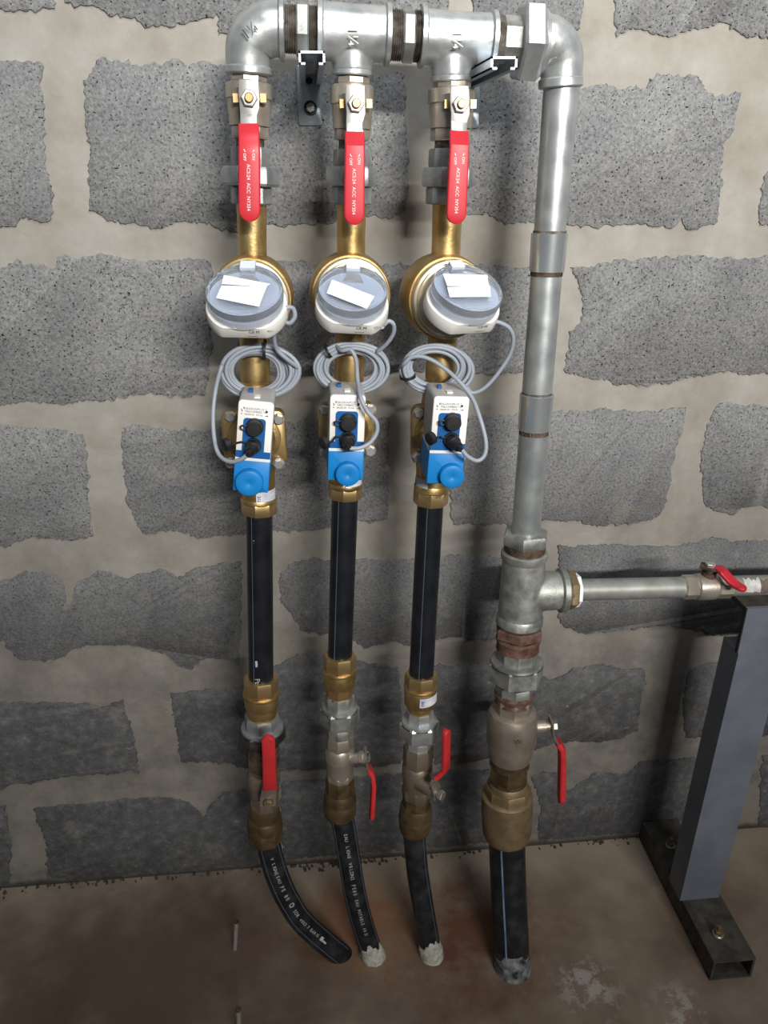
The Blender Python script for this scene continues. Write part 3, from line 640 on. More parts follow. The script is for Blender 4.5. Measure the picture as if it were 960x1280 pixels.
meter('water meter turned to the right with paper lying straight across its lid', AX[2], 18, (553, 370), None, 52, (584, 363, .236, 45), math.radians(17), math.radians(-2),
      [[(553.7, 342.5), (609, 343.8), (611, 358), (559, 357.5)], [(559, 359), (612.5, 357.5), (613.5, 371), (562, 371.5)]], None, (617, 402, .224))

# sensor cables: coil of several loops with both ends led off, one continuous cable each
def coil(label, c, a, bb, ai, bi, start, end, a0, a1, seed, tie, tielab, rev=False):
    rnd = random.Random(seed); pts = []; turns = 10; n = 36; tot = turns + ((a1-a0) % 360)/360.0
    ph = [(rnd.uniform(0, 6.3), 0, rnd.uniform(0, 1)) for _ in range(turns+2)]; frs = [0.95, 0.15, 0.62, 1.0, 0.34, 0.78, 0.02, 0.5, 0.9, 0.22, 0.7, 1.0, 0.8]
    for k in range(int(tot*n)+1):
        tt = k/n; i = min(int(tt), turns); f = tt-i
        s0 = ph[i]; s1 = ph[i+1]; w0 = (s0[2]*(1-f)+s1[2]*f)
        an = math.radians(a0) + 2*math.pi*tt*(-1 if rev else 1)
        fr = frs[i]*(1-f) + frs[i+1]*f
        ra = ai+(a-ai)*fr; rb = bi+(bb-bi)*fr
        x = c[0] + ra*math.cos(an) + 3.0*math.sin(s0[0])*(1-f)+3.0*math.sin(s1[0])*f; y = c[1] + rb*math.sin(an) + 2.0*(math.cos(s0[0])*(1-f)+math.cos(s1[0])*f)
        off = 0.186 + 0.013*w0 + 0.00006*(y-c[1]) 
        pts.append(P(x, y, off))
    path = spline([P(*p) for p in start] + [pts[0]], 8)[:-1] + pts + spline([pts[-1]] + [P(*p) for p in end], 8)[1:]
    o = single('sensor_cable', sweep(path, 0.0027, 8), cablegrey, label, 'cable', 'grey sensor cables coiled under the meters', 60)
    tp = [P(*q) for q in tie]
    mid = (tp[0]+tp[1])/2; d = (tp[1]-tp[0]); hl = d.length/2; d.normalize(); loop = []
    for k in range(24):
        an = 2*math.pi*k/24; loop.append(mid + d*(hl*math.cos(an)) + V((0, -1, 0))*(0.0135*math.sin(an)))
    loop.append(loop[0]); sd = d.cross(Yv)
    single('cable_tie', ribbon([(p, 0.0019) for p in loop], sd, 0.0012), rubber, tielab, 'cable tie', 'black cable ties')
coil('grey cable coil under the left meter, its tail hanging down on the left', (324, 465), 50, 34, 27, 21,
     [(354, 401, .222), (362, 404, .224), (368.5, 396, .226), (366.5, 386, .228), (359, 384.5, .232), (350, 391, .234), (345, 401, .234), (342.5, 417, .226), (346, 436, .212), (359, 449, .208)],
     [(277, 458, .205), (270, 485, .21), (266.5, 515, .22), (267.5, 545, .235), (273, 567, .255), (286, 577, .27), (300, 575, .280), (311, 567, .284)], -10, 186, 1,
     ((331.5, 425, .195), (330, 449, .196)), 'black cable tie at the top of the left cable coil', rev=False)
coil('grey cable coil under the middle meter, its tail looping right of the blue module', (441, 461), 48, 32, 26, 20,
     [(480, 406, .222), (486, 401.5, .222), (492, 406, .22), (491.5, 417, .214), (483, 430, .206)],
     [(427, 438, .206), (438, 437, .21), (445, 450, .215), (447, 475, .235), (451, 497, .275), (459, 514, .280), (470, 527, .280), (471, 540, .280), (463, 553, .282), (450, 560, .285), (437, 560.5, .287)], -48, -115, 2,
     ((405, 430, .195), (414, 446, .196)), 'black cable tie on the upper left of the middle cable coil')
coil('grey cable coil under the third meter, led across to a wide loop on the right', (546, 461), 46, 31, 27, 20,
     [(617, 402, .224), (626, 404, .224), (637, 411, .22), (641.5, 425, .214), (636, 446, .206), (619, 471, .20), (604, 486, .197), (590, 491, .195)],
     [(505, 455, .205), (514, 447, .21), (528, 446, .214), (545, 453, .218), (566, 469, .225), (588, 494, .245), (599, 520, .27), (607, 550, .280), (606, 568, .284), (597, 576, .286), (585, 571, .288), (577, 562, .288)], 42, 190, 3,
     ((500, 472, .196), (519, 469, .196)), 'black cable tie on the left of the third cable coil')

# flanged brass valve bodies with the blue and white modules
def flanged(label, ax, fx0, fx1, fy0, fy1, bolts, boss, y_end):
    t = thing('flanged_valve', ax.at(y_end, 20)[0], label, 'valve', 'brass flanged valves behind the modules')
    obj('body', ax.lathe([(500, 20), (512, 21), (530, 28), (560, 28), (585, 22), (600, 20.5), (y_end, 20.5)], 32), brass, t)
    a, b2 = P(fx0, fy1, .187), P(fx1, fy0, .187)
    obj('flange', prism(rrect(a.x, a.z, b2.x, b2.z, 0.011), Xv, Zv, V((0, -0.172, 0)), V((0, -0.015, 0)), 0.0015), brassnut, t)
    c = P(*boss[:2], .187); r = boss[2]*mpp(c)
    obj('bonnet', hlathe([(c, r), (c+V((0, -0.003, 0)), r*0.98), (c+V((0, -0.005, 0)), r*0.8), (c+V((0, -0.014, 0)), r*0.62)], 40), brass, t)
    for x, y in bolts:
        p = P(x, y, .188); q = mpp(p)
        obj('washer', cyl(p, p+V((0, -0.0018, 0)), 7.6*q, 20), steeldull, t); obj('bolt', cyl(p, p+V((0, -0.007, 0)), 6.3*q, 6, bev=0.001, ph=random.random()), steel, t, 'plated hexagon bolt')
    return t
flanged('brass flanged valve behind the leftmost blue module', AX[0], 281.5, 355.5, 513, 584, [(288, 520), (348.5, 523.5), (348.5, 579), (288.5, 578)], (318, 548, 33), 620)
flanged('brass flanged valve behind the middle blue module', AX[1], 399.5, 468, 504, 569, [(405.5, 511), (463, 511.5), (462.5, 563), (405.5, 564)], (435.5, 536, 31), 606)
flanged('brass flanged valve behind the third blue module', AX[2], 514, 583, 506.5, 578, [(523.5, 515.5), (576, 515), (575, 571), (521.5, 571)], (550, 542, 32), 606)

def module(label, TL, TR, BL, BR, B2L, B2R, knob, cap, plug, plugend, dust, tabs, FO=0.262, BO=0.200):
    t = thing('sensor_module', P(*B2L, BO), label, 'sensor', 'blue and white sensor modules')
    o = P(*TL, FO); u = (P(*TR, FO)-o).normalized(); v = V((0, -1, 0)).cross(u); v = -(u.cross(V((0, -1, 0)))) if v.z > 0 else v
    if v.z > 0: v = -v
    dn = v; upv = -dn
    def L(p): d = P(*p, FO)-o; return d.dot(u), d.dot(upv)
    W = (L(TR)[0]+L(BR)[0])/2; x0 = 0; h1 = -(L(BL)[1]+L(BR)[1])/2; h2 = -(L(B2L)[1]+L(B2R)[1])/2; n = V((0, -1, 0)); dp = FO-BO
    ob = o - n*dp
    top = rrect(0, -h1, W, 0, 0.005); 
    obj('upper_housing', prism(top, u, upv, ob, n*(dp-0.003), 0.0), greyplastic, t, 'grey sides of the upper housing')
    fr = obj('face_plate', prism(rrect(0.0002, -h1+0.0002, W-0.0002, -0.0002, 0.0048), u, upv, ob+n*(dp-0.0031), n*0.0031, 0.0012), white, t, 'white face plate')
    obj('lower_housing', prism(rrect(-0.0006, -h2, W+0.0004, -h1-0.002, 0.0015), u, upv, ob, n*dp, 0.001), blue, t, 'bright blue lower housing')
    obj('seam_strip', prism(rrect(0.0, -h1-0.0022, W, -h1+0.0016, 0.0003), u, upv, ob, n*(dp+0.0004)), white, t, 'white strip between the housings')
    px = rrect(W*0.17, -h1+0.008, W*0.80, -h1*0.29, 0.004)
    pm = prism(px, u, upv, ob+n*(dp-0.001), n*0.0016); pm.add(prism(rrect(0.0004, -h1+0.0016, W-0.0004, -h1+0.0105, 0.0004), u, upv, ob+n*(dp-0.001), n*0.00162))
    obj('panel', pm, bluedark, t, 'dark blue recessed panel')
    kx, ky = L(knob[:2]); kr = knob[2]*mpp(P(*knob[:2], FO)); kc = o + u*kx + upv*ky
    obj('dial_knob', hlathe([(kc-n*0.002, kr), (kc+n*0.008, kr), (kc+n*0.0095, kr*0.95), (kc+n*0.0100, kr*0.9), (kc+n*0.0100, kr*0.2), (kc+n*0.0092, kr*0.12)], 48), blue, t, 'round blue dial knob')
    cx, cy = L(cap); cc = o+u*cx+upv*cy; q = mpp(cc)
    obj('socket_cap', hlathe([(cc, 11*q), (cc+n*0.004, 11*q), (cc+n*0.005, 10*q), (cc+n*0.012, 9.8*q), (cc+n*0.0135, 8.6*q), (cc+n*0.0138, 0.5*q)], 32), rubber, t, 'black rubber socket cap')
    tc = cc - u*(13*q) + n*0.006 - upv*(1*q)
    loop = [tc + u*(4.2*q*math.cos(a)) + upv*(3*q*math.sin(a)) for a in [2*math.pi*k/16 for k in range(17)]]
    obj('cap_loop', sweep(loop, 0.0011, 8), rubber, t, 'black rubber loop')
    gx, gy = L(plug); pc = o+u*gx+upv*gy; pe_ = P(*plugend, FO+0.024)
    d = (pe_-pc)
    obj('plug', hlathe([(pc, 9.8*q), (pc+n*0.005, 10*q)], 32).add(hlathe([(pc+n*0.003, 9*q), (pc+n*0.003+d*0.35, 8.8*q), (pc+n*0.003+d*0.40, 7.6*q), (pc+n*0.002+d*0.8, 6.2*q), (pc+n*0.001+d*0.84, 4.6*q), (pc+d*1.0, 4.2*q), (pc+d*1.12, 3.2*q)], 20)), rubber, t, 'black cable plug')
    dc = P(*dust, FO+0.008); ax_ = (-u*0.75 + n*0.5 - upv*0.2).normalized(); dr = 8.3*mpp(dc)
    dcap = obj('dust_cap', hlathe([(dc-ax_*0.004, dr), (dc+ax_*0.002, dr), (dc+ax_*0.0032, dr*0.8), (dc+ax_*0.0035, dr*0.1)], 28), rubber, t, 'black dust cap hanging loose')
    pth = spline([dc+u*0.004, dc+u*0.010+upv*0.003+n*0.002, pc-u*0.014+upv*0.0035+n*0.004, pc-u*0.006+upv*0.002+n*0.005], 5)
    obj('strap', ribbon([(p, 0.0014) for p in pth], upv, 0.0014), rubber, dcap)
    # small printing on the face plate
    fo = o + n*0.0004
    mb = text_mb('BULLDOGPLUS 2', 0.0037, fo+u*(W*0.47)-upv*(h1*0.128), u, upv); mb.add(text_mb('FALCOMRED TS', 0.0035, fo+u*(W*0.50)-upv*(h1*0.178), u, upv))
    mb.add(text_mb('MODE IN', 0.0028, fo+u*(W*0.33)-upv*(h1*0.228), u, upv)); mb.add(text_mb('PULSE', 0.0028, fo+u*(W*0.60)-upv*(h1*0.228), u, upv))
    for x, y, r in ((0.80, 0.16, 0.0016),):
        i = mb.ring(circ(o+u*(W*x)-upv*(h1*y)+n*0.0003, r, n, 12)); mb.cap(i)
    for (xa, ya), (xb, yb) in (((0.09, 0.15), (0.13, 0.17)), ((0.13, 0.17), (0.10, 0.19)), ((0.09, 0.225), (0.13, 0.225)), ((0.76, 0.235), (0.86, 0.235)), ((0.82, 0.215), (0.82, 0.235))):
        p1 = o+u*(W*xa)-upv*(h1*ya)+n*0.0003; p2 = o+u*(W*xb)-upv*(h1*yb)+n*0.0003; s = (p2-p1).cross(n).normalized()*0.0004
        i = mb.ring([p1-s, p1+s, p2+s, p2-s]); mb.cap(i)
    obj('fine_print', mb, blackink, t, 'illegible fine black print')
    tp = o + u*(W*0.29) + upv*0.0 - n*(dp*0.62)
    obj('top_clip', box(tp+upv*0.001, 0.0048, 0.010, 0.006), bluedark, t, 'small blue clip on top')
    tp = o + u*(W*0.50) - n*(dp*0.3); obj('top_tab', box(tp+upv*0.0008, 0.007, 0.010, 0.002), white, t, 'small white tab on top')
    ctr = o + u*(W*0.5) - upv*(h1*0.55) - n*dp
    obj('stem', cyl(ctr+n*0.004, V((ctr.x, -0.196, ctr.z)), 0.017, 28), brass, t, 'brass stem joining the valve')
module('blue and white sensor module of the left column, tilted, dust cap hanging left', (298, 499.5), (343, 504), (292, 572), (338, 576), (289.5, 611.5), (335, 617.5), (312, 601, 17.3), (318.5, 533), (317, 556), (311, 567), (282, 556), None)
module('blue and white sensor module of the middle column, standing straight', (412.5, 493.5), (456, 494.5), (412.5, 561), (456.5, 562.5), (413.5, 600.5), (456.5, 600.5), (434.5, 590.5, 15.4), (435, 526.5), (434.5, 548), (436, 560), (404.5, 554), None)
module('blue and white sensor module of the third column, its grey side showing', (542.5, 495.5), (585, 496.5), (540.5, 565), (583.5, 564), (540, 605.5), (582.5, 604), (563.7, 593, 15.6), (565, 526), (564, 549), (575, 561), (538, 548.5), None, 0.264, 0.200)

# couplings above and below the black pipes
CG = 'brass couplings on the black pipes'
def coupling(label, ax, parts, sticker=None):
    t = thing('compression_coupling', ax.at(parts[-1][2], 20)[0], label, 'pipe coupling', CG)
    for kind, y0, y1, hw, m, nm in parts:
        if kind == 'nut': obj(nm, ax.nut(y0, y1, hw, 8, 0.15, 0.05), m, t)
        else:
            obj(nm, ax.lathe([(y0, hw[0]*0.97, hw[0]), (y0+1.5, hw[0]), (y1-1.5, hw[1]), (y1, hw[1]*0.95, hw[1])], 32), m, t)
    if sticker:
        y0, y1, a0, a1, hw = sticker; mb = MB(); rs = []
        for y in (y0, y1):
            c, r, tt = ax.at(y, hw); rs.append([c + V((math.sin(math.radians(a)), -math.cos(math.radians(a)), 0))*(r+0.0007) for a in [a0+(a1-a0)*k/14 for k in range(15)]])
        i0, i1 = mb.ring(rs[0]), mb.ring(rs[1])
        for k in range(14): mb.f.append((i0[k], i0[k+1], i1[k+1], i1[k]))
        obj('sticker', mb, stickergrey, t, 'worn white sticker with blue print')
        mb = MB(); c, r, tt = ax.at((y0+y1)/2, hw); a = math.radians(a0+12)
        e = V((math.sin(a), -math.cos(a), 0)); obj('sticker_print', text_mb('au', 0.010, c+e*(r+0.0012), -Zv, V((math.cos(a), math.sin(a), 0))), blueink, t, 'blue print on the sticker')
    return t
coupling('brass coupling under the left sensor module, sticker facing front', AX[0], [('ring', 598, 634, (20, 20.5), brass, 'sleeve'), ('ring', 630, 636, (22.5, 22.5), brass, 'rim'), ('nut', 634, 650, 22.8, brassnut, 'nut')], (616, 631, -5, 80, 20.6))
coupling('brass coupling under the middle sensor module, sticker half hidden', AX[1], [('ring', 590, 618, (19, 20), brass, 'sleeve'), ('ring', 610, 617, (21.2, 21.2), brass, 'rim'), ('nut', 615, 630, 21.5, brassnut, 'nut')], (602, 612, -10, 75, 20.2))
coupling('brass coupling under the third sensor module, sticker on its left side', AX[2], [('ring', 586, 625, (19.5, 21), brass, 'sleeve'), ('ring', 613, 622, (22, 22), brass, 'rim'), ('nut', 620, 638, 22, brassnut, 'nut')], (600, 616, -85, -22, 21))

def pe_pipe(label, ax, y0, y1, hw0, hw1, ang, letter=None, grp='upright black pipes between brass couplings'):
    t = thing('black_pipe', ax.at(y1, hw1)[0], label, 'pipe', grp)
    obj('tube', ax.lathe([(y0, hw0), (y0*0.5+y1*0.5, (hw0+hw1)/2), (y1, hw1)], 32), pe, t)
    p = []
    for k in range(13):
        y = y0+(y1-y0)*k/12; c, r, tt = ax.at(y, hw0+(hw1-hw0)*k/12); a = math.radians(ang); p.append(c + V((math.sin(a), -math.cos(a), 0))*(r-0.0003))
    obj('stripe', sweep(p, 0.0007, 6), stripe, t, 'thin bluish stripe')
    for y, s in letter or ():
        c, r, tt = ax.at(y, hw1); a = math.radians(-14); obj('lettering', text_mb(s, 0.011, c+V((math.sin(a), -math.cos(a), 0))*(r+0.0004), -Zv, Xv), ink, t, 'whitish printed marks')
    return t
pe_pipe('upright black pipe of the left column, below the tilted module', AX[0], 640, 872, 16.6, 15.2, -32, [(677, '40'), (830, '▬'), (852, 'PE')])
pe_pipe('upright black pipe of the middle column', AX[1], 622, 846, 16.6, 15, -30)
pe_pipe('upright black pipe of the third column, nearest the galvanised riser', AX[2], 630, 866, 16.4, 15.2, -20)

coupling('brass coupling at the lower end of the left black pipe', AX[0], [('nut', 860, 881, 22, brassnut, 'nut'), ('ring', 879, 883, (23, 23), brass, 'rim'), ('ring', 880, 896, (22, 21), brass, 'collar'), ('ring', 894, 912, (19.5, 17.5), brass, 'tail')])
coupling('brass coupling at the lower end of the middle black pipe', AX[1], [('nut', 830, 850, 20.7, brassnut, 'nut'), ('ring', 848, 852, (21.8, 21.8), brass, 'rim'), ('ring', 849, 868, (21, 20), brass, 'collar'), ('nut', 862, 880, 17.5, brassnut, 'tail_hexagon'), ('ring', 878, 886, (17, 17), brass, 'tail')])
coupling('brass coupling at the lower end of the third black pipe, white sticker on it', AX[2], [('nut', 854, 872, 20.5, brassnut, 'nut'), ('ring', 869.5, 873, (21.4, 21.4), brass, 'rim'), ('ring', 872, 892, (20.5, 19.5), brass, 'collar'), ('nut', 886, 899, 15.5, brassnut, 'tail_hexagon'), ('ring', 898, 906, (15, 15), brass, 'tail')], (874, 885, -10, 68, 20.4))

def union_low(label, ax, y, hw, m, m2=None, m3=None):
    t = thing('pipe_union', ax.at(y[3], 20)[0], label, 'pipe fitting', 'screwed pipe unions'); m2 = m2 or m; m3 = m3 or m
    obj('end_hexagon', ax.nut(y[0], y[1], hw[0], 8, 0.18, 0.04), m, t)
    obj('shoulder', ax.lathe([(y[1]-5, hw[1]-6.5), (y[1]-2, hw[1]-3), (y[1]+1, hw[1]-2.5)], 36), m, t)
    obj('seal_ring', ax.lathe([(y[1], hw[1]-3.5), (y[1]+2.5, hw[1]-2)], 32), tarry, t, 'dark joint under the shoulder')
    obj('union_nut', ax.lathe([(y[1]+1.5, hw[1]*0.9, hw[1]), (y[1]+4, hw[1]), (y[2]-2, hw[1]), (y[2], hw[1]*0.94, hw[1])], 6, 0.5), m2, t)
    obj('tail', ax.nut(y[2]-2, y[3], hw[2], 8, 0.18, 0.05), m3, t)
union_low('tarred old union above the lower left red lever', AX[0], (908, 927, 945, 974), (22, 29, 21), iron, tarry, rustdark)
union_low('grey union under the middle brass coupling, above its side lever valve', AX[1], (879, 898, 920, 932), (18.5, 25, 17), galvdull)
union_low('grey union under the stickered brass coupling of the third column', AX[2], (899, 916, 937, 947), (17.5, 25, 16.5), galv)

# lower ball valves
LG = 'lower ball valves with red levers'
def lvalve(label, ax, y, hw, m):
    t = thing('ball_valve', ax.at(y[-1], hw[-1])[0], label, 'ball valve', LG)
    obj('end_hexagon', ax.nut(y[0], y[1], hw[0], 8, 0.2, 0.05), m, t)
    obj('body', ax.lathe([(y[1]-2, hw[0]-2), (y[1]+3, hw[1]), ((y[1]+y[2])/2-1, hw[1]), ((y[1]+y[2])/2, hw[1]-1.2, hw[1]), (y[2]-3, hw[1]-1.5), (y[2], hw[2]-1)], 36), m, t)
    obj('end_hexagon', ax.nut(y[2]-1, y[3], hw[2], 8, 0.2, 0.05), m, t)
    return t
def st_(pts): return [(P(x, y, o), h*mpp(P(x, y, o))) for x, y, o, h in pts]
t = lvalve('dull brown ball valve of the left column with its red lever pointing up', AX[0], (950, 977, 1006, 1022), (20.5, 20.5, 19), grime)
nb = P(335, 1001, .235)
obj('stem', cyl(V((nb.x, -0.195, nb.z)), nb+V((0, -0.004, 0)), 0.008, 20), brassold, t)
lv = obj('lever', ribbon(st_([(335, 1007, .236, 10), (335, 998, .236, 10), (336.5, 986, .237, 9), (337, 978, .240, 8)]), Xv, 0.003, rnd=0.0008), steeldull, t, 'dull steel lever')
obj('lever_nut', cyl(nb+V((0, -0.001, 0)), nb+V((0, -0.009, 0)), 0.0075, 6, bev=0.001), bronze, lv, 'brass lever nut')
g = st_([(337.5, 985, .238, 9), (337, 976, .245, 8.7), (336.5, 960, .252, 8.4), (336, 940, .257, 8.4), (335, 920, .262, 8.0)])
obj('grip', ribbon(g[:-2]+roundend(g[-2][0], g[-1][0], g[-2][1]), Xv, 0.009, rnd=0.003, n_round=4), redold, lv, 'red plastic grip')

t = lvalve('brownish ball valve of the middle column, thin red lever hanging on its right', AX[1], (930, 945, 978, 985), (18, 18.5, 17.5), nickelmid)
s0, s1 = P(440, 948, .20), P(460, 946, .21)
obj('stem', cyl(s0, s1, 0.0085, 20).add(cyl(s0.lerp(s1, .55), s0.lerp(s1, .8), 0.0105, 6)), nickel, t)
lv = obj('lever', ribbon(st_([(457, 938, .205, 8), (457.5, 950, .205, 8), (459, 957, .205, 7), (463, 964, .205, 6)]), Yv, 0.003, rnd=0.0008), steeldull, t, 'dull steel lever')
obj('lever_nut', cyl(s1.lerp(s0, .25), s1, 0.008, 6, bev=0.001), nickel, lv)
g = st_([(461, 960, .205, 7.5), (465.5, 968, .206, 8), (467, 980, .208, 8), (466, 1000, .212, 8), (464.5, 1024, .216, 7.5)])
obj('grip', ribbon(g[:-2]+roundend(g[-2][0], g[-1][0], g[-2][1]), Yv, 0.0078, rnd=0.003, n_round=4), redold, lv, 'red plastic grip')

t = lvalve('brown ball valve of the third column, red lever raised on its right', AX[2], (945, 968, 997, 1008), (19, 19, 18.5), nickeldull)
dv = V((0.72, -0.69, 0)); s0 = P(524, 979, .205); s1 = s0 + dv*0.040
obj('stem', cyl(s0, s1, 0.0085, 20), nickeldull, t)
obj('stem_gland', cyl(s0, s0+dv*0.026, 0.0115, 20), nickeldull, t)
sd = V((0.72, 0.69, 0)); sd = V((0.69, 0.72, 0))
sm = s1 - dv*0.005; lp = [sm + V((0, 0, -0.010)), sm + V((0, 0, 0.006)), P(541, 975.5, .235), P(546, 972, .236)]
lv = obj('lever', ribbon([(lp[0], 0.008), (lp[1], 0.010), (lp[2], 0.0078), (lp[3], 0.0065)], sd, 0.003, rnd=0.0008), steeldull, t, 'dull steel lever')
obj('lever_nut', cyl(s1, s1+dv*0.008, 0.009, 6, bev=0.001), steeldull, lv)
p = proj(s1); 
g = [(lp[1]+V((0, 0, 0.004)), 0.0085)] + st_([(550, 969, .235, 6.2), (557, 961, .237, 6.4), (557.5, 945, .237, 6.3), (558, 912, .235, 6.0)])
g = [(P(544, 973, .236), 0.007)] + g[1:]
obj('grip', ribbon(g[:-2]+roundend(g[-2][0], g[-1][0], g[-2][1]), sd, 0.0085, rnd=0.003, n_round=4), redold, lv, 'red plastic grip')

DG = 'dark brass couplings above the floor'
def dcoupling(label, ax, parts, m):
    t = thing('compression_coupling', ax.at(parts[-1][1], 20)[0], label, 'pipe coupling', DG)
    for y0, y1, h0, h1, n, nm in parts:
        if n: obj(nm, ax.nut(y0, y1, h0, n, 0.15, 0.05), m, t)
        else: obj(nm, ax.lathe([(y0, h0*0.95, h0), (y0+2, h0), (y1-3, h1), (y1, h1*0.93, h1)], 32), m, t)
dcoupling('dark brass coupling at the foot of the left column, above the bent pipe', AX[0], [(1018, 1042, 18.5, 19, 0, 'neck'), (1036, 1052, 21, 22, 0, 'collar'), (1048, 1066, 22.5, 21.5, 8, 'nut')], brassold)
dcoupling('dark brass coupling at the foot of the middle column', AX[1], [(984, 1006, 18, 18, 8, 'neck'), (1002, 1018, 19.5, 20.5, 0, 'collar'), (1014, 1033, 20.8, 20, 0, 'nut')], brassold)
dcoupling('dark brass coupling at the foot of the third column', AX[2], [(1006, 1024, 17, 18, 8, 'neck'), (1020, 1038, 19.5, 21, 0, 'collar'), (1034, 1053, 21.3, 19.5, 0, 'nut')], brassold)

def bent_pipe(label, pts, hw, stripes, text=None, cem=None, m=pedusty, last=0, st_m=stripe, cm=None):
    ws = [P(*q) for q in pts]; ws.append(G(*last))
    ws[-1] = ws[-1] + (ws[-1]-ws[-2]).normalized()*0.035
    path = spline(ws, 10); r = hw
    t = thing('black_pipe', ws[-1], label, 'pipe', 'black pipes entering the floor')
    obj('tube', sweep(path, r, 28), m, t)
    def frame(k):
        tg = (path[min(k+1, len(path)-1)]-path[max(k-1, 0)]).normalized(); vw = (CAM-path[k]).normalized()
        f = (vw - tg*vw.dot(tg)).normalized(); return tg, f, f.cross(tg)
    for a in stripes:
        q = []
        for k in range(1, len(path)-3):
            tg, f, s = frame(k); aa = math.radians(a); q.append(path[k] - s*(math.sin(aa)*(r-0.0003)) + f*(math.cos(aa)*(r-0.0003)))
        obj('stripe', sweep(q, 0.0009 if st_m is stripe else 0.0018, 6), st_m, t, 'thin blue stripe')
    if text:
        mb = MB(); arc = [0]
        for k in range(1, len(path)): arc.append(arc[-1]+(path[k]-path[k-1]).length)
        pos_ = 0.03
        for word, gap, size in text:
            for ch in word:
                wd = size*(0.72 if ch not in 'I1.:' else 0.45)
                if ch != ' ':
                    k = next((i for i, a in enumerate(arc) if a >= pos_), None)
                    if k is None or k > len(path)-5: break
                    f0 = (pos_-arc[k-1])/(arc[k]-arc[k-1]); base = path[k-1].lerp(path[k], f0); tg, f, s = frame(k)
                    mb.add(text_mb(ch, size, base + f*(r+0.0004), tg, f.cross(tg)))
                pos_ += wd
            pos_ += gap
        obj('lettering', mb, ink, t, 'whitish printed lettering')
    if cem:
        mb = MB(); K = len(path)-1; n = 30; span = cem
        rows = []
        for j in range(7):
            row = []
            for i in range(n):
                aa = 2*math.pi*i/n; hgt = span*(0.55+0.45*noise.noise(V((math.cos(aa)*1.7, math.sin(aa)*1.7, cem*90)))) + span*0.35*max(0, math.cos(aa))
                hgt = max(hgt, 0.004) + 0.030; a = hgt*j/6; kk = K; acc = 0.0
                while kk > 0 and acc < a: acc += (path[kk]-path[kk-1]).length; kk -= 1
                tg, f, s = frame(kk); rr_ = r + (0.0022 if j < 6 else 0.0002) + 0.0014*noise.noise(V((aa*3, j*1.3, cem*50)))
                row.append(path[kk] + f*(math.cos(aa)*rr_) + s*(math.sin(aa)*rr_))
            rows.append(row)
        mb.rings(rows, caps=False); obj('cement_crust', mb, cm or cement, t, 'pale cement crust at the foot', 60)
    return t
bent_pipe('black lettered pipe bending far right into the floor, foot of the left column', [(334, 1046, .195), (338, 1066, .198), (347, 1096, .203), (362, 1128, .206), (384, 1158, .206)], 0.0200, [-52, 42],
    [('V', .006, .008), ('LIGNE', .002, .008), ('EAU', .006, .008), ('PE 80', .010, .010), ('◎', .006, .012), ('SDR', .006, .009), ('40X3.7', .004, .008), ('BAR10', .006, .008), ('■', .002, .01), ('▬', .002, .01)], None, pedusty, (424, 1192))
bent_pipe('black lettered pipe of the middle column, white cement at its foot', [(426, 1016, .195), (430, 1034, .198), (436, 1070, .205), (444, 1118, .212), (455, 1160, .215)], 0.0195, [-58, 60],
    [('EAU', .008, .008), ('LIGNE', .008, .008), ('VRLDNS', .008, .009), ('PE80', .008, .009), ('EAU POTABLE', .006, .008), ('40.D', .006, .008)], 0.046, pedusty, (467, 1195))
bent_pipe('plain black pipe of the third column, white cement at its foot', [(517, 1036, .195), (518.5, 1052, .199), (522, 1090, .208), (529, 1134, .217), (535, 1168, .222)], 0.0190, [-50], None, 0.056, pedusty, (540, 1194))

# ------------------------------------------------------------------ the galvanised riser on the right
R4 = Axis([(702, 105, .14), (676, 430, .152), (655.5, 690, .165), (644, 850, .18), (633.5, 1000, .192), (633.5, 1062, .20)])
def gpipe(label, y0, y1, h0, h1):
    return single('galvanised_pipe', R4.lathe([(y0, h0), (y1, h1)], 40), galvpipe, label, 'pipe', 'galvanised riser lengths')
gpipe('galvanised pipe hanging from the top right elbow', 100, 300, 22.3, 19.6)
gpipe('galvanised pipe between the two sleeve couplings of the riser', 335, 505, 19.4, 18.7)
gpipe('galvanised pipe between the lower sleeve coupling and the big tee', 535, 690, 18.5, 17.6)
def sleeve(label, y0, y1, h0, h1):
    t = thing('pipe_sleeve', R4.at(y1, h1)[0], label, 'pipe coupling', 'sleeve couplings of the riser')
    obj('sleeve', R4.lathe([(y0, h0-2, h0), (y0+1, h0), (y1-1, h1), (y1, h1-2, h1)], 40), zincsleeve, t)
    obj('thread', R4.lathe([(y0-3, h0-2.1), (y0+1, h0-2.1)], 32), thread, t, 'dark thread above the sleeve'); obj('thread', R4.lathe([(y1-2, h1-1.5), (y1+4.5, h1-1.5)], 32), rustdark, t, 'dark thread under the sleeve')
sleeve('upper galvanised sleeve coupling on the riser, level with the meters', 293, 343, 22.8, 21.6)
sleeve('lower galvanised sleeve coupling on the riser, level with the modules', 498, 544, 21, 20)

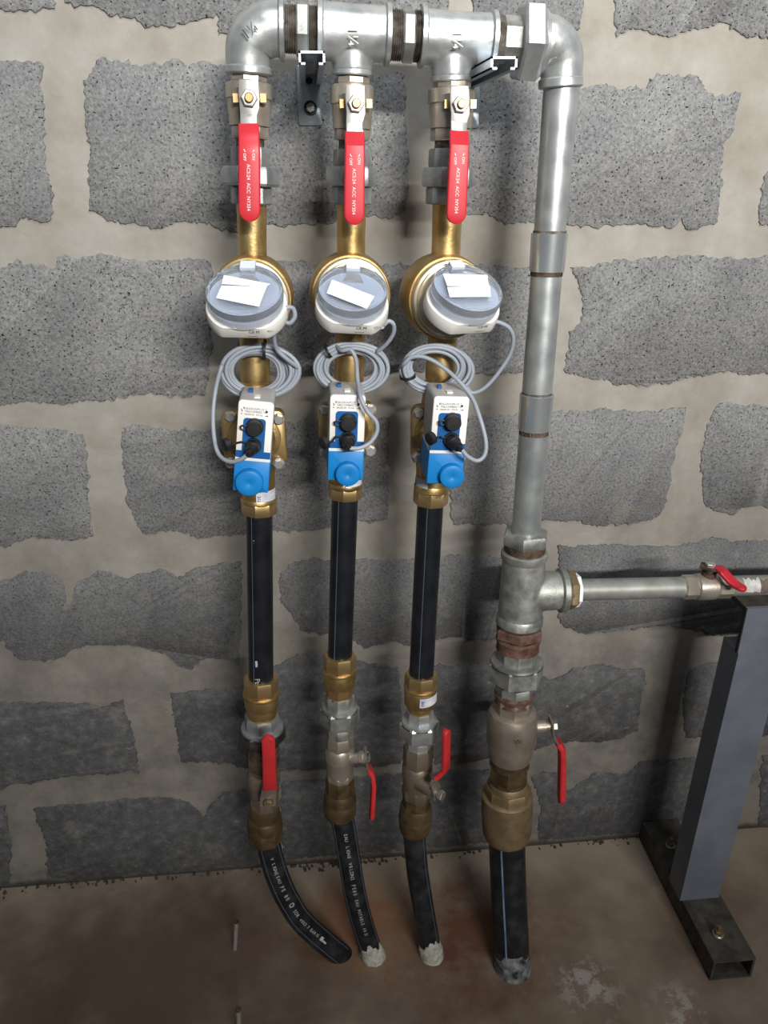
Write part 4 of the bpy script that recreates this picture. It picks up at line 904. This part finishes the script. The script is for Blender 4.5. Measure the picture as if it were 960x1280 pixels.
t = thing('hex_bush', R4.at(697, 28)[0], 'flared hexagon bush on top of the big grey tee', 'pipe fitting')
obj('hexagon', R4.nut(678, 693, 29.5, 6, 0.35, 0.06), galvdull, t); obj('thread', R4.lathe([(690, 25), (695, 26), (701, 25), (706, 26)], 32), rustdark, t, 'rusty thread')
tt_ = thing('pipe_tee', R4.at(800, 28)[0], 'big grey pipe tee joining the riser and the horizontal pipe', 'pipe fitting')
mb = R4.lathe([(704, 27, 28), (722, 26.8), (760, 27.3), (790, 27.5)], 48)
obj('collar', R4.lathe([(702, 27, 29), (704, 29), (710, 29), (713, 27, 28)], 40), galvdull, tt_); obj('collar', R4.lathe([(783, 27, 29), (786, 29), (794, 29), (796, 27, 29)], 40), galvdull, tt_)
HO = R4.at(738, 0, True)[0]; ho = -HO.y
def hp(px, hw, dy=0.0): c = P(px, 737.5-(px-715)*0.026+dy, ho); return (c, hw*mpp(c))
mb.add(hlathe([hp(652, 22), hp(672, 25), hp(682, 25), hp(692, 24.5), hp(702, 24.2)], 48)); cast(obj('body', mb, galvdull, tt_), 0.0016, 22)
obj('collar', hlathe([hp(697, 25), hp(699, 28), hp(705, 28), hp(707, 25)], 36), galvdull, tt_)
t = thing('reducing_bush', hp(712, 0)[0], 'reducing bush with white washer on the side outlet of the big tee', 'pipe fitting')
obj('thread', hlathe([hp(703, 22), hp(707, 23), hp(712, 22), hp(716, 22)], 28), thread, t, 'dark brown thread'); obj('hexagon', hlathe([hp(707, 23), hp(709, 25.5), hp(716, 25.5), hp(718, 23)], 6, 0.3), bronze, t)
obj('washer', hlathe([hp(717, 20), hp(718, 21.5), hp(722, 21.5), hp(723, 16)], 8, 0.2), paper, t, 'white sealing ring')
single('galvanised_pipe', hlathe([hp(720, 13.7), hp(862, 13.2)], 36), greypaint, 'short horizontal grey pipe from the big tee to the small ball valve', 'pipe', 'horizontal grey pipe lengths')
o = thing('galvanised_pipe', hp(1000, 0)[0], 'horizontal grey pipe running on right of the small ball valve, torn label on it', 'pipe', 'horizontal grey pipe lengths')
obj('tube', hlathe([hp(905, 12.8), hp(1250, 12)], 36), greypaint, o)
def wrap(px0, px1, a0, a1, m, nm, lab, parent, seed):
    mb = MB(); rr = random.Random(seed); rows = []
    for k in range(9):
        px = px0+(px1-px0)*k/8; c, r = hp(px, 12.7); row = []
        lo = a0+rr.uniform(-6, 6); hi = a1+rr.uniform(-14, 14)
        for j in range(7):
            a = math.radians(lo+(hi-lo)*j/6); row.append(c + V((0, -math.cos(a), math.sin(a)))*(r+0.0006))
        rows.append(mb.ring(row))
    for a, b_ in zip(rows, rows[1:]):
        for j in range(6): mb.f.append((a[j], b_[j], b_[j+1], a[j+1]))
    obj(nm, mb, m, parent, lab)
wrap(924, 944, -10, 70, torn, 'label_scrap', 'torn white label scrap', o, 1); wrap(944, 980, -20, 62, brownpatch, 'tape_patch', 'brown tape patch', o, 2)
t = thing('ball_valve', hp(880, 0)[0], 'small ball valve on the horizontal pipe, red lever pointing at the post', 'ball valve')
obj('end_hexagon', hlathe([hp(851, 13), hp(854, 15.5), hp(868, 15.5), hp(870, 14)], 8, 0.2), nickel, t)
obj('body', hlathe([hp(868, 14), hp(870, 16.5), hp(878, 17), hp(892, 16.5), hp(895, 14)], 32), nickel, t)
obj('end_hexagon', hlathe([hp(894, 14), hp(896, 15.5), hp(911, 15.5), hp(914, 13)], 8, 0.2), nickel, t)
c = hp(883, 0)[0]; obj('stem', cyl(c, c+V((0, 0, 0.036)), 0.0075, 20).add(cyl(c, c+V((0, 0, 0.026)), 0.011, 20)), rustdark, t, 'dark stem')
tp = c+V((0, 0, 0.034))
l0, l1 = tp+V((0.0, 0, 0)), tp+V((0.018, -0.008, 0.0)); sd2 = V((0.55, 0.83, 0))
lv = obj('lever', ribbon([(tp+V((-0.012, 0.008, 0)), 0.010), (tp, 0.012), (tp+V((0.014, -0.009, 0.0)), 0.009)], sd2, 0.003, rnd=0.0008), rustdark, t, 'dark steel lever')
obj('lever_nut', cyl(tp, tp+V((0, 0, 0.007)), 0.0075, 6, bev=0.001), steel, lv)
def at_z(px, py, z): return G(px, py, z)
z0 = tp.z
g = [(G(897, 709, z0+0.001), 0.0085), (G(905, 716, z0+0.001), 0.0085), (G(913, 725, z0-0.008), 0.0082), (G(920, 731, z0-0.013), 0.0085), (G(932, 738, z0-0.014), 0.0085)]
obj('grip', ribbon(g[:-2]+roundend(g[-2][0], g[-1][0], g[-2][1]), V((1, 0.35, 0)), 0.006, rnd=0.002, n_round=4), red, lv, 'red plastic grip')

# below the big tee
t = thing('rusty_nipple', R4.at(822, 28)[0], 'rusty brown hexagon nipple under the big grey tee', 'pipe fitting')
obj('hexagon', R4.nut(799, 812, 31, 6, 0.2, 0.08), rust, t); obj('thread', R4.lathe([(796, 26), (799, 26.5)], 28).add(R4.lathe([(810, 26), (814, 28), (820, 26), (826, 27)], 28)), rust, t)
union_low('large grey union under the rusty nipple of the riser', R4, (823, 846, 871, 884), (24, 35, 24), galvdull)
t = thing('ball_valve', R4.at(958, 26)[0], 'large nickel ball valve of the riser with thin red lever hanging right', 'ball valve', LG)
obj('thread', R4.lathe([(878, 23), (882, 25), (887, 23), (892, 24)], 28), rust, t, 'rusty thread')
obj('end_hexagon', R4.nut(886, 904, 24.5, 8, 0.2, 0.05), nickelmid, t)
obj('body', R4.lathe([(902, 24), (908, 29), (916, 31.5), (930, 31.5), (932, 30.8, 31.5), (946, 31), (955, 28), (964, 25.5)], 40), nickelmid, t)
obj('casting_mark', text_mb('W', 0.012, R4.at(926, 31.5)[0]+V((0, -0.0455, 0)), Xv, Zv), nickeldull, t, 'faint cast mark')
s0, s1 = P(664, 909, .185), P(695, 907, .19)
obj('stem', cyl(s0, s1, 0.0075, 20).add(cyl(s0, s0.lerp(s1, .6), 0.0105, 20)), nickelmid, t)
lv = obj('lever', ribbon(st_([(689, 899, .19, 9), (689, 910, .19, 9), (692, 921, .19, 8), (698, 929, .192, 7)]), Yv, 0.003, rnd=0.0008), steeldull, t, 'grey steel lever')
obj('lever_nut', cyl(s0.lerp(s1, .84), s1.lerp(s0, -.06), 0.009, 6, bev=0.001), steeldull, lv)
g = st_([(697, 927, .192, 8), (702, 935, .194, 9), (702.5, 950, .196, 9), (702, 975, .200, 9), (701.5, 1003, .206, 8.5)])
obj('grip', ribbon(g[:-2]+roundend(g[-2][0], g[-1][0], g[-2][1]), Yv+Xv*0.06, 0.0105, rnd=0.004, n_round=4), redold, lv, 'red plastic grip')
t = thing('hex_nipple', R4.at(992, 26)[0], 'dark brass hexagon nipple between the large ball valve and big coupling', 'pipe fitting')
obj('thread', R4.lathe([(955, 24), (960, 25.5), (966, 24), (972, 25)], 28), brassold, t); obj('hexagon', R4.nut(970, 990, 26, 6, 0.3, 0.06), brassold, t); obj('thread', R4.lathe([(988, 23), (996, 23)], 28), brassold, t)
t = thing('compression_coupling', R4.at(1063, 29)[0], 'big dusty brass coupling at the foot of the riser', 'pipe coupling', DG)
obj('neck', R4.lathe([(990, 22), (994, 24), (1003, 25), (1006, 27)], 32), bronze, t)
obj('ridge', R4.nut(1003, 1018, 29, 8, 0.2, 0.05), bronze, t)
obj('collar', R4.lathe([(1014, 29), (1018, 32), (1040, 32), (1046, 31), (1062, 30.5), (1068, 28, 30)], 36), bronze, t)
bent_pipe('thick black pipe with bright blue stripe entering the floor under the riser', [(634, 1036, .199), (634, 1066, .203), (636, 1120, .222), (638.5, 1170, .244)], 0.0315, [18], None, 0.040, pedusty, (640, 1207), stripeblue, dust)

# ------------------------------------------------------------------ steel stand on the right
t = thing('steel_stand', G(850, 1130), 'grey blue steel post stand on a square tube foot at the right', 'stand')
A = G(886.6, 1226); B = G(937.5, 1219); z_top = P(893, 1203, -A.y).z; x0, x1 = A.x, B.x; yf = A.y; yb = -0.004
ht = z_top; th = 0.004; mb = MB(); yc = (yf+yb)/2; ly = yb-yf; wx = x1-x0
for cx, cz, sx_, sz_ in ((x0+wx/2, ht-th/2, wx, th), (x0+wx/2, th/2+0.0005, wx, th), (x0+th/2, ht/2, th, ht-2*th), (x1-th/2, ht/2, th, ht-2*th)): mb.add(box((cx, yc, cz), sx_, ly, sz_))
obj('foot_bar', mb, darksteel, t, 'dark square tube foot')
pf = G(849.7, 1126, ht).y; pw = wx*1.0; off = -pf; xl = x0
ztop = P(924, 817, off).z; zmid = ztop
px0 = P(927, 800, off).x
def quad_post(z0_, z1_, xa0, xa1, wid, y0, y1):
    mb = MB(); a = mb.ring([V((xa0, y0, z0_)), V((xa0+wid, y0, z0_)), V((xa0+wid, y1, z0_)), V((xa0, y1, z0_))]); b_ = mb.ring([V((xa1, y0, z1_)), V((xa1+wid, y0, z1_)), V((xa1+wid, y1, z1_)), V((xa1, y1, z1_))])
    mb.bridge(a, b_); mb.cap(a, True); mb.cap(b_); return mb
xb = P(850, 1125, off).x; wid = max(wx, 0.072)
obj('post', quad_post(ht, ztop, xb, px0, wid, pf, pf+0.048), postpaint, t, 'grey blue painted post')
zb = P(935, 761, off).z; xt = P(934, 764, off).x
obj('front_plate', box((xt+0.30, pf+0.003, (ztop+zb)/2), 0.60, 0.006, zb-ztop-0.0005), postpaint, t, 'grey blue front leg of the angle iron')
depth = 0.085
obj('top_plate', box((xt+0.30, pf+0.006+depth/2, zb-0.003), 0.60, depth, 0.006), darksteel, t, 'dark top leg of the angle iron')
obj('end_edge', box((xt-0.0009, pf+0.0035, (ztop+zb)/2), 0.0018, 0.007, zb-ztop), edgedark, t, 'black cut edge')
obj('end_edge', box((xt-0.0009, pf+0.006+depth/2, zb-0.004), 0.0018, depth, 0.008), edgedark, t, 'black cut edge')
for bx_, by_ in ((837.5, 1058), (897, 1169)):
    c = G(bx_, by_, ht); bo = obj('bolt', cyl(c, c+V((0, 0, 0.006)), 0.010, 24, bev=0.001), steeldull, t, 'bolt with washer')
    obj('nut', cyl(c+V((0, 0, 0.005)), c+V((0, 0, 0.014)), 0.0075, 6, bev=0.001), bronze, bo); obj('shank', cyl(c+V((0, 0, 0.012)), c+V((0, 0, 0.022)), 0.004, 12), bronze, bo)

# studs standing in the floor
for (bx_, by_), (tx, ty), lab in (((293, 1186), (295.5, 1152), 'thin metal stud standing in the floor left of the bent pipe'), ((299, 1300), (298, 1262), 'thin metal stud at the bottom edge of the picture')):
    b0 = G(bx_, by_); off = -b0.y; tp = P(tx, ty, off)
    s = thing('floor_stud', b0, lab, 'stud', 'metal studs in the floor')
    obj('shank', cyl(b0+V((0, 0, -0.01)), tp, 0.0038, 14), steel, s); obj('head', cyl(tp-V((0, 0, 0.003)), tp+V((0, 0, 0.003)), 0.0042, 14, bev=0.001), rustdark, s, 'dark rusty tip')
for o in bpy.data.objects:
    if '_org' in o: del o['_org']
